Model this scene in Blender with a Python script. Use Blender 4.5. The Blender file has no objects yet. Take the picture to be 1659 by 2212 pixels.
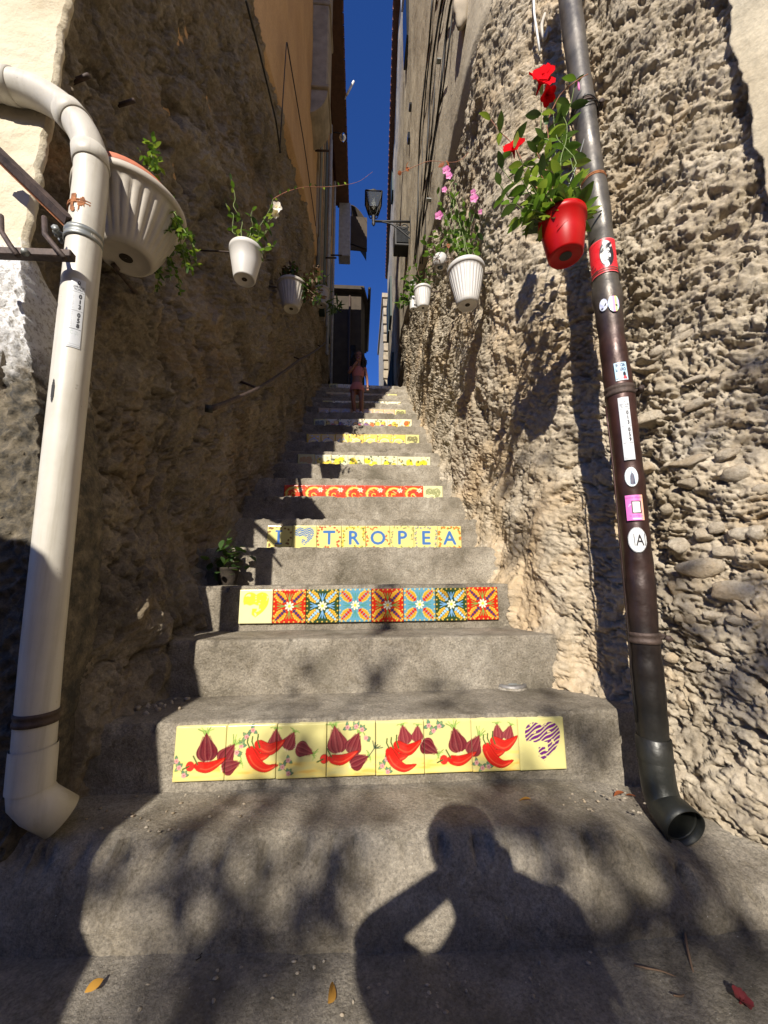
import bpy, math, random
import numpy as np
from mathutils import Vector, Matrix
random.seed(7); rng = np.random.default_rng(11)
scene = bpy.context.scene
C = scene.collection
R = math.radians

# ------------------------------------------------------------------ camera
W0, H0 = 1659.0, 2212.0
FPX = 1250.0 * W0 / 2500.0
pitch, yaw, roll = R(9.87), R(3.72), R(0.34)
cF = Vector((math.sin(yaw)*math.cos(pitch), math.cos(yaw)*math.cos(pitch), math.sin(pitch)))
cR = Vector((math.cos(yaw), -math.sin(yaw), 0)); cU = cR.cross(cF)
cR, cU = cR*math.cos(roll)-cU*math.sin(roll), cR*math.sin(roll)+cU*math.cos(roll)
cam = bpy.data.objects.new('camera', bpy.data.cameras.new('camera'))
C.objects.link(cam); scene.camera = cam
m = Matrix((cR, cU, -cF)).transposed().to_4x4(); cam.matrix_world = m
cam.data.sensor_fit = 'VERTICAL'; cam.data.sensor_height = 36; cam.data.sensor_width = 27
cam.data.lens = 36.0*FPX/H0
cam.data.clip_start = 0.02; cam.data.clip_end = 3000

# ------------------------------------------------------------------ sky, sun, exposure
SUN_TO = Vector((0.237, 0.823, -0.515)).normalized()      # direction the light travels
world = bpy.data.worlds.new('World'); scene.world = world; world.use_nodes = True
wn = world.node_tree; wn.nodes.clear()
sky = wn.nodes.new('ShaderNodeTexSky'); sky.sky_type = 'NISHITA'; sky.sun_disc = False
sky.sun_elevation = R(31); sky.sun_rotation = R(196); sky.altitude = 2500
sky.air_density = 1.0; sky.dust_density = 0.0; sky.ozone_density = 7.0
bg = wn.nodes.new('ShaderNodeBackground'); bg.inputs[1].default_value = 0.075
wo = wn.nodes.new('ShaderNodeOutputWorld')
tint = wn.nodes.new('ShaderNodeMix'); tint.data_type = 'RGBA'; tint.blend_type = 'MULTIPLY'; tint.inputs[0].default_value = 1
tint.inputs[7].default_value = (.58, .93, 1.47, 1)
wn.links.new(sky.outputs[0], tint.inputs[6]); wn.links.new(tint.outputs[2], bg.inputs[0]); wn.links.new(bg.outputs[0], wo.inputs[0])
sl = bpy.data.lights.new('sun', 'SUN'); sl.energy = 5.0; sl.angle = R(0.53); sl.color = (1.0, 0.93, 0.82)
sun = bpy.data.objects.new('sun', sl); C.objects.link(sun)
sun.rotation_euler = SUN_TO.to_track_quat('-Z', 'Y').to_euler(); sun.location = (-3, -8, 6)
scene.view_settings.view_transform = 'Standard'; scene.view_settings.look = 'None'
scene.view_settings.gamma = 1; scene.view_settings.exposure = 0.7
scene.view_settings.use_curve_mapping = False

# ------------------------------------------------------------------ rays: a direction of sight onto a real surface
def ray(px, py):
    return cF + cR*((px-W0/2)/FPX) - cU*((py-H0/2)/FPX)
def onY(px, py, Y): d = ray(px, py); return d*(Y/d.y)
def onX(px, py, X): d = ray(px, py); return d*(X/d.x)
def onZ(px, py, Z): d = ray(px, py); return d*(Z/d.z)

# ------------------------------------------------------------------ numpy noise
def _h(ix, iy, seed):
    n = (ix.astype(np.int64)*374761393 + iy.astype(np.int64)*668265263 + seed*2147483647) & 0xffffffff
    n = ((n ^ (n >> 13))*1274126177) & 0xffffffff
    n = ((n ^ (n >> 15))*2246822519) & 0xffffffff
    return n ^ (n >> 16)
def perlin(x, y, seed=0):
    x0 = np.floor(x); y0 = np.floor(y); fx = x-x0; fy = y-y0
    u = fx*fx*fx*(fx*(fx*6-15)+10); v = fy*fy*fy*(fy*(fy*6-15)+10)
    def g(dx, dy):
        a = (_h(x0+dx, y0+dy, seed) & 1023)*(2*math.pi/1024)
        return np.cos(a)*(fx-dx)+np.sin(a)*(fy-dy)
    a = g(0,0); b = g(1,0); c = g(0,1); d = g(1,1)
    return ((a+(b-a)*u)*(1-v)+(c+(d-c)*u)*v)*1.5
def fbm(x, y, o=4, seed=0, gain=.5):
    s = 0; a = 1; t = 0
    for i in range(o):
        s = s+a*perlin(x*2**i+17.3*i, y*2**i-9.1*i, seed+i); t += a; a *= gain
    return s/t
def ridged(x, y, o=4, seed=0, gain=.5):
    s = 0; a = 1; t = 0
    for i in range(o):
        s = s+a*(1-np.abs(perlin(x*2**i+5.3*i, y*2**i+3.7*i, seed+i))*2); t += a; a *= gain
    return s/t
def worley(x, y, seed=0):
    x0 = np.floor(x); y0 = np.floor(y); f1 = np.full(x.shape, 9.); f2 = np.full(x.shape, 9.)
    for dx in (-1,0,1):
        for dy in (-1,0,1):
            h = _h(x0+dx, y0+dy, seed)
            px = x0+dx+(h & 0xffff)/65536.; py = y0+dy+((h >> 16) & 0xffff)/65536.
            d = np.hypot(px-x, py-y); f2 = np.minimum(f2, np.maximum(f1, d)); f1 = np.minimum(f1, d)
    return f1, f2
def sst(x, a, b):
    t = np.clip((x-a)/(b-a), 0, 1); return t*t*(3-2*t)

# ------------------------------------------------------------------ objects
ORG = {}
def tag(o, label=None, cat=None, group=None, kind=None):
    if label: o['label'] = label
    if cat: o['category'] = cat
    if group: o['group'] = group
    if kind: o['kind'] = kind
    return o
def thing(name, label=None, cat=None, loc=(0,0,0), group=None, kind=None, parent=None):
    o = bpy.data.objects.new(name, None); C.objects.link(o); o.empty_display_size = .1
    L = Vector(loc)
    ORG[o.name] = L
    if parent: o.parent = parent; o.location = L-ORG[parent.name]
    else: o.location = L
    return tag(o, label, cat, group, kind)
def mk(name, vf, mat, parent=None, smooth=True, base=None, label=None, cat=None, group=None, kind=None, col=None):
    """one mesh object; vf = (verts, faces) in world space"""
    v, f = vf
    v = np.asarray(v, dtype=np.float64).reshape(-1, 3)
    L = Vector(base) if base is not None else Vector(v.mean(0))
    me = bpy.data.meshes.new(name)
    if isinstance(f, np.ndarray):
        n = len(f); k = f.shape[1]
        me.vertices.add(len(v)); me.vertices.foreach_set('co', (v-np.array(L)).ravel())
        me.loops.add(n*k); me.loops.foreach_set('vertex_index', f.ravel().astype(np.int32))
        me.polygons.add(n); me.polygons.foreach_set('loop_start', np.arange(0, n*k, k, dtype=np.int32))
        me.polygons.foreach_set('loop_total', np.full(n, k, dtype=np.int32))
        me.update(calc_edges=True)
    else:
        me.from_pydata((v-np.array(L)).tolist(), [], f)
    if smooth: me.polygons.foreach_set('use_smooth', np.ones(len(me.polygons), dtype=bool))
    if col is not None:
        a = me.color_attributes.new('paint', 'FLOAT_COLOR', 'POINT')
        c = np.ones((len(v), 4), dtype=np.float32); c[:, :3] = col
        a.data.foreach_set('color', c.ravel())
    me.update()
    if mat: me.materials.append(mat)
    o = bpy.data.objects.new(name, me); C.objects.link(o)
    ORG[o.name] = L
    if parent: o.parent = parent; o.location = L-ORG[parent.name]
    else: o.location = L
    return tag(o, label, cat, group, kind)
def dup(o, loc, parent=None, rot=None, scale=None, data=None):
    c = o.copy(); C.objects.link(c); L = Vector(loc); ORG[c.name] = L
    c.parent = parent
    c.location = L-ORG[parent.name] if parent else L
    if rot is not None: c.rotation_euler = rot
    if scale is not None: c.scale = scale if hasattr(scale, '__len__') else (scale,)*3
    return c
def merge(parts):
    V = []; F = []; n = 0
    for v, f in parts:
        V += [tuple(p) for p in v]; F += [tuple(int(i)+n for i in q) for q in f]; n += len(v)
    return V, F
def box(x0, x1, y0, y1, z0, z1, bev=0):
    if x0 > x1: x0, x1 = x1, x0
    if y0 > y1: y0, y1 = y1, y0
    if z0 > z1: z0, z1 = z1, z0
    if not bev:
        v = [(x,y,z) for z in (z0,z1) for y in (y0,y1) for x in (x0,x1)]
        return v, [(0,2,3,1),(4,5,7,6),(0,1,5,4),(2,6,7,3),(0,4,6,2),(1,3,7,5)]
    b = bev; V = []; F = []
    # chamfered box : octagon loops
    def loop(z, d):
        X0,X1,Y0,Y1 = x0+d,x1-d,y0+d,y1-d; c = b*.999 if d < b else 0
        return [(X0+c,Y0,z),(X1-c,Y0,z),(X1,Y0+c,z),(X1,Y1-c,z),(X1-c,Y1,z),(X0+c,Y1,z),(X0,Y1-c,z),(X0,Y0+c,z)]
    for z, d in ((z0,b),(z0+b,0),(z1-b,0),(z1,b)): V += loop(z, d if d == 0 else b*.98)
    for i in range(3):
        for j in range(8): F.append((i*8+j, i*8+(j+1)%8, (i+1)*8+(j+1)%8, (i+1)*8+j))
    F.append(tuple(range(7,-1,-1))); F.append(tuple(range(24,32)))
    return V, F
def xform(vf, M):
    return [tuple(M @ Vector(p)) for p in vf[0]], vf[1]
def tube(pts, r, n=10, cap=True, closed=False):
    P = [Vector(p) for p in pts]; k = len(P); rr = r if hasattr(r, '__len__') else [r]*k
    V = []; F = []; prev = None
    for i in range(k):
        t = (P[min(i+1,k-1)]-P[max(i-1,0)]).normalized()
        if prev is None:
            a = Vector((0,0,1)) if abs(t.z) < .9 else Vector((1,0,0))
            u = t.cross(a).normalized()
        else:
            u = (prev-t*prev.dot(t))
            u = u.normalized() if u.length > 1e-6 else t.orthogonal().normalized()
        prev = u; w = t.cross(u)
        for j in range(n):
            a = 2*math.pi*j/n; V.append(tuple(P[i]+(u*math.cos(a)+w*math.sin(a))*rr[i]))
    for i in range(k-1):
        for j in range(n): F.append((i*n+j, i*n+(j+1)%n, (i+1)*n+(j+1)%n, (i+1)*n+j))
    if cap: F.append(tuple(range(n-1,-1,-1))); F.append(tuple(range((k-1)*n, k*n)))
    return V, F
def lathe(prof, n=32, c=(0,0,0), cap=False, rmod=None, ax=None):
    V = []; F = []; k = len(prof); c = Vector(c)
    M = ax.to_track_quat('Z','X').to_matrix() if ax else None
    for i, (r, z) in enumerate(prof):
        for j in range(n):
            a = 2*math.pi*j/n; q = r*(rmod(a, i) if rmod else 1)
            p = Vector((q*math.cos(a), q*math.sin(a), z))
            if M: p = M @ p
            V.append(tuple(c+p))
    for i in range(k-1):
        for j in range(n): F.append((i*n+j, i*n+(j+1)%n, (i+1)*n+(j+1)%n, (i+1)*n+j))
    if cap: F.append(tuple(range(n-1,-1,-1))); F.append(tuple(range((k-1)*n, k*n)))
    return V, F
def grid_faces(nu, nv):
    i = np.arange((nu-1)*(nv-1)); a = (i//(nv-1))*nv+(i % (nv-1))
    return np.stack([a, a+nv, a+nv+1, a+1], 1)
def catmull(P, n):
    P = [Vector(p) for p in P]; out = []
    for i in range(len(P)-1):
        a = P[max(i-1,0)]; b = P[i]; c = P[i+1]; d = P[min(i+2,len(P)-1)]
        for j in range(n):
            t = j/n
            out.append(.5*((2*b)+(c-a)*t+(2*a-5*b+4*c-d)*t*t+(3*b-3*c+d-a)*t**3))
    out.append(P[-1]); return out

# ------------------------------------------------------------------ materials
def newmat(name):
    m = bpy.data.materials.new(name); m.use_nodes = True; nt = m.node_tree; b = nt.nodes['Principled BSDF']
    return m, nt, b
def N(nt, t, **k):
    n = nt.nodes.new(t)
    for a, v in k.items(): setattr(n, a, v)
    return n
def coords(nt, scale=(1,1,1)):
    g = N(nt, 'ShaderNodeNewGeometry'); mp = N(nt, 'ShaderNodeMapping'); mp.inputs['Scale'].default_value = scale
    nt.links.new(g.outputs['Position'], mp.inputs['Vector']); return mp.outputs[0]
def noise(nt, co, sc, det=6, rough=.6, dist=0):
    n = N(nt, 'ShaderNodeTexNoise'); n.inputs['Scale'].default_value = sc; n.inputs['Detail'].default_value = det
    n.inputs['Roughness'].default_value = rough; n.inputs['Distortion'].default_value = dist
    nt.links.new(co, n.inputs['Vector']); return n.outputs['Fac']
def ramp(nt, fac, stops):
    r = N(nt, 'ShaderNodeValToRGB'); e = r.color_ramp.elements
    while len(e) < len(stops): e.new(.5)
    for el, (p, c) in zip(e, stops):
        el.position = p; el.color = (*c, 1) if len(c) == 3 else c
    nt.links.new(fac, r.inputs[0]); return r.outputs[0]
def mixc(nt, fac, a, b, mode='MIX'):
    n = N(nt, 'ShaderNodeMix', data_type='RGBA', blend_type=mode)
    for s, v in ((n.inputs[0], fac), (n.inputs[6], a), (n.inputs[7], b)):
        if isinstance(v, (int, float)): s.default_value = v
        elif isinstance(v, tuple): s.default_value = (*v, 1)
        else: nt.links.new(v, s)
    return n.outputs[2]
def bump(nt, b, h, st=.5, dist=.01, prev=None):
    n = N(nt, 'ShaderNodeBump'); n.inputs['Strength'].default_value = st; n.inputs['Distance'].default_value = dist
    nt.links.new(h, n.inputs['Height'])
    if prev: nt.links.new(prev, n.inputs['Normal'])
    nt.links.new(n.outputs[0], b.inputs['Normal']); return n.outputs[0]
def simple(name, c, rough=.6, metal=0, var=.25, sc=12, bst=.15, bsc=60, spec=.5, sheen=0):
    m, nt, b = newmat(name); co = coords(nt)
    f = noise(nt, co, sc, 5)
    lo = tuple(x*(1-var) for x in c); hi = tuple(min(1, x*(1+var)) for x in c)
    nt.links.new(ramp(nt, f, [(.3, lo), (.7, hi)]), b.inputs['Base Color'])
    b.inputs['Roughness'].default_value = rough; b.inputs['Metallic'].default_value = metal
    b.inputs['Specular IOR Level'].default_value = spec
    if bst: bump(nt, b, noise(nt, co, bsc, 4), bst, .003)
    return m
def painted(name, rough=.2, spec=.5, bst=.05, vcol='paint', dirt=0.0):
    m, nt, b = newmat(name); a = N(nt, 'ShaderNodeAttribute'); a.attribute_name = vcol
    co = coords(nt); f = noise(nt, co, 30, 5)
    c = mixc(nt, ramp(nt, f, [(.5, (0,0,0)), (.85, (dirt,)*3)]), a.outputs['Color'], (.25,.22,.17))
    nt.links.new(c, b.inputs['Base Color'])
    nt.links.new(ramp(nt, noise(nt, co, 50, 4), [(.35, (rough*.7,)*3), (.7, (min(1,rough*1.7),)*3)]), b.inputs['Roughness'])
    b.inputs['Specular IOR Level'].default_value = spec
    if bst: bump(nt, b, noise(nt, co, 25, 3), bst, .004)
    return m
def rockmat(name, c1, c2, c3, stain=.4, sc=1.0, st=(.07,.06,.045), bs=.6, zsq=1.0):
    m, nt, b = newmat(name); co = coords(nt, (sc,sc,sc*zsq))
    base = ramp(nt, noise(nt, co, 3.2, 8, .65, .4), [(.3, c1), (.5, c2), (.72, c3)])
    fine = ramp(nt, noise(nt, co, 55, 6, .7), [(.3, (.62,.6,.57)), (.62, (1.0,1.0,1.0)), (.8, (1.25,1.22,1.18))])
    c = mixc(nt, 1.0, base, fine, 'MULTIPLY')
    och = ramp(nt, noise(nt, co, 1.7, 5, .6, .8), [(.5, (0,0,0)), (.68, (.55,.55,.55))])
    c = mixc(nt, och, c, (c2[0]*1.12, c2[1]*.92, c2[2]*.66))
    s = ramp(nt, noise(nt, co, 2.1, 7, .7, .5), [(.52, (0,0,0)), (.72, (stain,)*3)])
    c = mixc(nt, s, c, st)
    nt.links.new(c, b.inputs['Base Color']); b.inputs['Roughness'].default_value = .93
    b.inputs['Specular IOR Level'].default_value = .2
    h = bump(nt, b, noise(nt, co, 26, 8, .75), bs, .02)
    bump(nt, b, noise(nt, co, 120, 5, .7), bs*.8, .005, h)
    return m
def plastermat(name, c, lo, streak=(9,9,.8), st=.5, sc=1.0):
    m, nt, b = newmat(name); co = coords(nt); cs = coords(nt, streak)
    base = ramp(nt, noise(nt, co, 1.6*sc, 7, .62, .3), [(.28, lo), (.6, c)])
    stx = ramp(nt, noise(nt, cs, 1.0, 6, .7), [(.45, (0,0,0)), (.75, (st,)*3)])
    cc = mixc(nt, stx, base, tuple(x*.55 for x in lo))
    sp = ramp(nt, noise(nt, co, 70, 5, .7), [(.3, (.8,.8,.8)), (.65, (1.06,1.06,1.06))])
    nt.links.new(mixc(nt, 1.0, cc, sp, 'MULTIPLY'), b.inputs['Base Color'])
    b.inputs['Roughness'].default_value = .9; b.inputs['Specular IOR Level'].default_value = .2
    h = bump(nt, b, noise(nt, co, 6, 6, .6), .5, .03); bump(nt, b, noise(nt, co, 90, 5, .6), .35, .004, h)
    return m
def concmat(name, c, lo, hi):
    m, nt, b = newmat(name); co = coords(nt)
    base = ramp(nt, noise(nt, co, 2.6, 8, .62, .3), [(.3, lo), (.5, c), (.75, hi)])
    sp = ramp(nt, noise(nt, co, 130, 5, .8), [(.33, (.55,.54,.51)), (.5, (.98,.97,.96)), (.67, (1.38,1.36,1.31))])
    cc = mixc(nt, 1.0, base, sp, 'MULTIPLY')
    md = ramp(nt, noise(nt, co, 14, 8, .75, .6), [(.33, (.66,.63,.57)), (.5, (.95,.94,.92)), (.68, (1.18,1.17,1.14))])
    cc = mixc(nt, 1.0, cc, md, 'MULTIPLY')
    st = ramp(nt, noise(nt, co, 5.5, 6, .7, .6), [(.50, (0,0,0)), (.70, (.62,.62,.62))])
    cc = mixc(nt, st, cc, (.13,.115,.085))
    vo = N(nt, 'ShaderNodeTexVoronoi'); vo.inputs['Scale'].default_value = 48; nt.links.new(co, vo.inputs['Vector'])
    gr = ramp(nt, vo.outputs['Distance'], [(.05, (.6,.6,.6)), (.09, (0,0,0))])
    cc = mixc(nt, gr, cc, (.10,.095,.085))
    vw = N(nt, 'ShaderNodeTexVoronoi'); vw.inputs['Scale'].default_value = 38; nt.links.new(coords(nt, (1.0,1.1,.93)), vw.inputs['Vector'])
    cc = mixc(nt, ramp(nt, vw.outputs['Distance'], [(.035, (.6,.6,.6)), (.06, (0,0,0))]), cc, (.58,.56,.51))
    nt.links.new(cc, b.inputs['Base Color'])
    b.inputs['Roughness'].default_value = .88; b.inputs['Specular IOR Level'].default_value = .3
    h = bump(nt, b, noise(nt, co, 16, 8, .72), .9, .016); bump(nt, b, noise(nt, co, 110, 5, .75), 1.0, .007, h)
    return m
M = {}
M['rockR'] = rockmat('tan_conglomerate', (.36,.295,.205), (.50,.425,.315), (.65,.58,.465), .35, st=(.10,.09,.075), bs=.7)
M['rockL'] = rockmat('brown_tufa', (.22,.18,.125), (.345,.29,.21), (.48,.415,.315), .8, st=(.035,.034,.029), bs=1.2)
M['stone'] = rockmat('pale_pebble', (.38,.31,.22), (.50,.43,.33), (.62,.56,.46), .35, 2.0, bs=.7)
M['orange'] = plastermat('orange_plaster', (.58,.37,.185), (.47,.285,.14), (5,5,.6), .25)
M['rplaster'] = plastermat('grey_tan_render', (.52,.45,.335), (.40,.335,.24), (6,3,.8), .5)
M['cream'] = plastermat('cream_plaster', (.54,.48,.36), (.43,.36,.25), (8,8,1.5), .3)
M['conc'] = concmat('step_concrete', (.285,.255,.208), (.145,.127,.096), (.40,.37,.315))
M['ground'] = concmat('ground_concrete', (.245,.224,.19), (.13,.118,.095), (.35,.325,.28))
M['mortar'] = concmat('pale_mortar', (.46,.43,.38), (.37,.34,.295), (.54,.51,.46))
M['tile'] = painted('glazed_tile', .16, .5, .08, dirt=.12)
M['tileedge'] = simple('tile_edge', (.5,.42,.25), .6)
M['sticker'] = painted('sticker_print', .35, .5, 0)
m_, nt, b = newmat('aged_white_pipe'); co = coords(nt)
cc = ramp(nt, noise(nt, co, 5, 6, .6), [(.3, (.43,.40,.34)), (.7, (.54,.52,.46))])
cc = mixc(nt, ramp(nt, noise(nt, coords(nt, (34,34,1.6)), 1.0, 5, .7), [(.52, (0,0,0)), (.74, (.45,.45,.45))]), cc, (.27,.235,.175))
cc = mixc(nt, ramp(nt, noise(nt, co, 42, 5, .75), [(.66, (0,0,0)), (.72, (.7,.7,.7))]), cc, (.17,.14,.10))
nt.links.new(cc, b.inputs['Base Color']); nt.links.new(ramp(nt, noise(nt, co, 25, 5, .7), [(.3, (.32,.32,.32)), (.7, (.6,.6,.6))]), b.inputs['Roughness'])
bump(nt, b, noise(nt, co, 18, 4), .12, .004); M['whitepipe'] = m_
M['darkpipe'] = None
M['iron'] = simple('dark_rusty_iron', (.06,.04,.032), .65, .3, var=.5, sc=40, bst=.5, bsc=120)
M['rust'] = simple('rust', (.27,.10,.035), .85, 0, var=.5, sc=60, bst=.6, bsc=150)
M['galv'] = simple('grey_clamp', (.22,.23,.22), .5, .6, var=.2)
M['whitepot'] = simple('white_plastic_pot', (.52,.50,.47), .45, var=.06, sc=8, bst=.08, bsc=40)
M['dirtywhite'] = simple('weathered_white_pot', (.42,.38,.32), .6, var=.14, sc=9, bst=.15, bsc=40)
M['terra'] = simple('terracotta', (.42,.13,.065), .75, var=.2)
M['redpot'] = simple('red_plastic', (.40,.004,.004), .4, var=.12, bst=.05, spec=.25)
M['soil'] = simple('dark_soil', (.03,.022,.015), .95, var=.5, sc=60, bst=.8)
def leafmat(name, a, b_, rough=.4, trans=.35):
    m, nt, b = newmat(name); co = coords(nt); oi = N(nt, 'ShaderNodeObjectInfo')
    c = ramp(nt, noise(nt, co, 30, 4), [(.3, a), (.7, b_)])
    c = mixc(nt, oi.outputs['Random'], c, tuple(x*1.35 for x in b_))
    nt.links.new(c, b.inputs['Base Color']); b.inputs['Roughness'].default_value = rough
    tr = N(nt, 'ShaderNodeBsdfTranslucent'); nt.links.new(mixc(nt, .5, c, (b_[0]*2.2, b_[1]*2.0, b_[2]*.6)), tr.inputs[0])
    mx = N(nt, 'ShaderNodeMixShader'); mx.inputs[0].default_value = trans
    out = nt.nodes['Material Output']
    nt.links.new(b.outputs[0], mx.inputs[1]); nt.links.new(tr.outputs[0], mx.inputs[2]); nt.links.new(mx.outputs[0], out.inputs[0])
    return m
M['leaf'] = leafmat('green_leaf', (.045,.10,.018), (.10,.20,.03))
M['leafdark'] = leafmat('dark_leaf', (.022,.05,.015), (.05,.095,.025))
M['leaflight'] = leafmat('light_leaf', (.10,.17,.03), (.20,.29,.055))
M['drygold'] = leafmat('dry_gold_leaf', (.35,.17,.03), (.52,.28,.05), .6, .2)
M['dryred'] = leafmat('dry_red_leaf', (.22,.06,.02), (.40,.12,.04), .6, .3)
M['redpetal'] = leafmat('red_petal', (.36,.002,.004), (.50,.003,.008), .8, .12)
M['redpetal'].node_tree.nodes['Principled BSDF'].inputs['Specular IOR Level'].default_value = .05
M['pink'] = leafmat('magenta_petal', (.40,.06,.25), (.58,.18,.42), .5, .3)
M['whitepetal'] = leafmat('white_petal', (.7,.62,.5), (.82,.78,.7), .5, .3)
M['twig'] = simple('twig', (.16,.10,.06), .8, bst=.3)
M['greenstem'] = simple('green_stem', (.14,.19,.05), .6, bst=.2)
M['redstem'] = simple('reddish_vine', (.26,.10,.05), .6, bst=.2)
M['grey_stone'] = simple('grey_stone_trim', (.30,.25,.18), .9, var=.3, sc=6, bst=.5, bsc=30)
M['rooftile'] = simple('red_brown_roof_tile', (.15,.06,.035), .85, var=.4, sc=5, bst=.4)
M['brownwood'] = simple('brown_wood', (.09,.045,.025), .7, var=.3)
M['greenwood'] = simple('dark_green_shutter', (.018,.035,.03), .6)
M['darkglass'] = simple('dark_window_glass', (.015,.017,.02), .1, bst=0)
M['black'] = simple('black_cable', (.012,.011,.010), .6, bst=0)
M['whitepaint'] = simple('white_paint', (.72,.70,.66), .6)
M['greybox'] = simple('pale_grey_panel', (.34,.35,.38), .6)
M['bulb'] = simple('frosted_bulb', (.5,.5,.46), .25, bst=0)
M['skin'] = simple('skin', (.25,.11,.07), .55, var=.05, bst=0)
M['hair'] = simple('dark_curly_hair', (.016,.009,.006), .6, var=.3, sc=60, bst=.8, bsc=90)
M['pinkcloth'] = simple('pink_cloth', (.48,.17,.15), .85, var=.08, bst=.3)
M['shirt'] = simple('dark_shirt', (.05,.055,.07), .85)
M['denim'] = simple('denim', (.06,.08,.13), .9)
M['shoe'] = simple('white_shoe', (.6,.58,.55), .7)
M['crimson'] = simple('wilted_crimson', (.10,.004,.008), .8)
M['metal'] = simple('drain_metal', (.20,.19,.18), .5, .5, var=.3, sc=40, bst=.3)
# glass of the lantern
_m, _nt, _b = newmat('lantern_glass'); _b.inputs['Base Color'].default_value = (.45,.47,.42,1); _b.inputs['Roughness'].default_value = .08
_b.inputs['Transmission Weight'].default_value = .9; M['glass'] = _m

# ------------------------------------------------------------------ the lie of the place
T = [-0.622] + [-0.43+0.201*i for i in range(0, 21)]          # tread heights, T[k] is the top of step k
RY = [1.06] + [1.306+0.27*i for i in range(0, 21)]            # riser positions
GZ = -0.82
PR = [(3.6,-2.4),(2.1,-.3),(1.56,.5),(1.30,.86),(1.11,1.14),(1.005,1.36),(.95,1.50),(.86,1.60),(.775,1.80),(.755,2.2),(.75,3.0),(.80,5.0),(.87,7.0),(.97,9.3),(1.12,13.5)]
PL = [(-1.035,1.085),(-1.02,1.20),(-.985,1.40),(-.93,1.62),(-.865,1.9),(-.79,2.4),(-.75,3.2),(-.745,5.0),(-.75,7.0),(-.76,9.2)]
def smooth_plan(P, it=3, near=.004, k=.0042, pw=1.45):
    Q = np.array(P, float)
    for _ in range(it):
        A = Q[:-1]*.75+Q[1:]*.25; B = Q[:-1]*.25+Q[1:]*.75
        Q = np.concatenate([Q[:1], np.stack([A, B], 1).reshape(-1, 2), Q[-1:]])
    s = np.concatenate([[0], np.cumsum(np.hypot(*np.diff(Q, axis=0).T))])
    out = []; t = 0
    while t < s[-1]:
        x = np.interp(t, s, Q[:,0]); y = np.interp(t, s, Q[:,1]); out.append((x, y, t))
        if y < .75: t += .03
        else: t += max(near, k*max(y,.5)**pw)
    out.append((Q[-1,0], Q[-1,1], s[-1])); return np.array(out)
def Xr(y): return float(np.interp(y, [p[1] for p in PR], [p[0] for p in PR]))
def Xl(y): return float(np.interp(y, [p[1] for p in PL], [p[0] for p in PL]))
def hitR(px, py, off=0.0):
    d = ray(px, py); t = .3
    while t < 14:
        p = d*t
        if p.x >= Xr(p.y)-off: return p
        t += .003
    return d*6
def hitL(px, py, off=0.0):
    d = ray(px, py); t = .6
    while t < 14:
        p = d*t
        if p.y > 1.1 and p.x <= Xl(p.y)+off: return p
        t += .003
    return d*6
def ztopR(y): return np.interp(y, [1,3,4.7,7,9.3,13.5], [3.4,3.4,4.1,5.0,5.4,5.6])
def ztopL(y): return np.interp(y, [1,2.1,2.56,3.23,4.43,6.25,9.3], [3.9,4.05,4.16,4.39,4.9,5.25,5.5])
def tread(y):
    t = np.full_like(y, GZ)
    for k in range(len(T)): t = np.where(y >= RY[k], T[k], t)
    return t

# ------------------------------------------------------------------ ground and stairs
gx = np.concatenate([-np.geomspace(1.3,900,22)[::-1], np.linspace(-1.25,1.6,200), np.geomspace(1.7,900,22)])
gy = np.concatenate([-np.geomspace(.2,900,26)[::-1], np.linspace(-.1,1.3,110), np.geomspace(1.4,1200,18)])
GX, GY = np.meshgrid(gx, gy, indexing='ij')
dz = fbm(GX*4, GY*4, 5, 3)*.012+fbm(GX*30, GY*30, 3, 5)*.0016
lim = (np.abs(GX) < 2)*(GY > -.2)*(GY < 1.4)
# worn foot of the first riser is higher towards the right wall
GZs = GZ+dz*lim+np.where(lim > 0, .035*sst(GX, .4, 1.0), 0)
mk('ground', (np.stack([GX.ravel(), GY.ravel(), GZs.ravel()], 1), grid_faces(len(gx), len(gy))), M['ground'], kind='structure')

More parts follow.
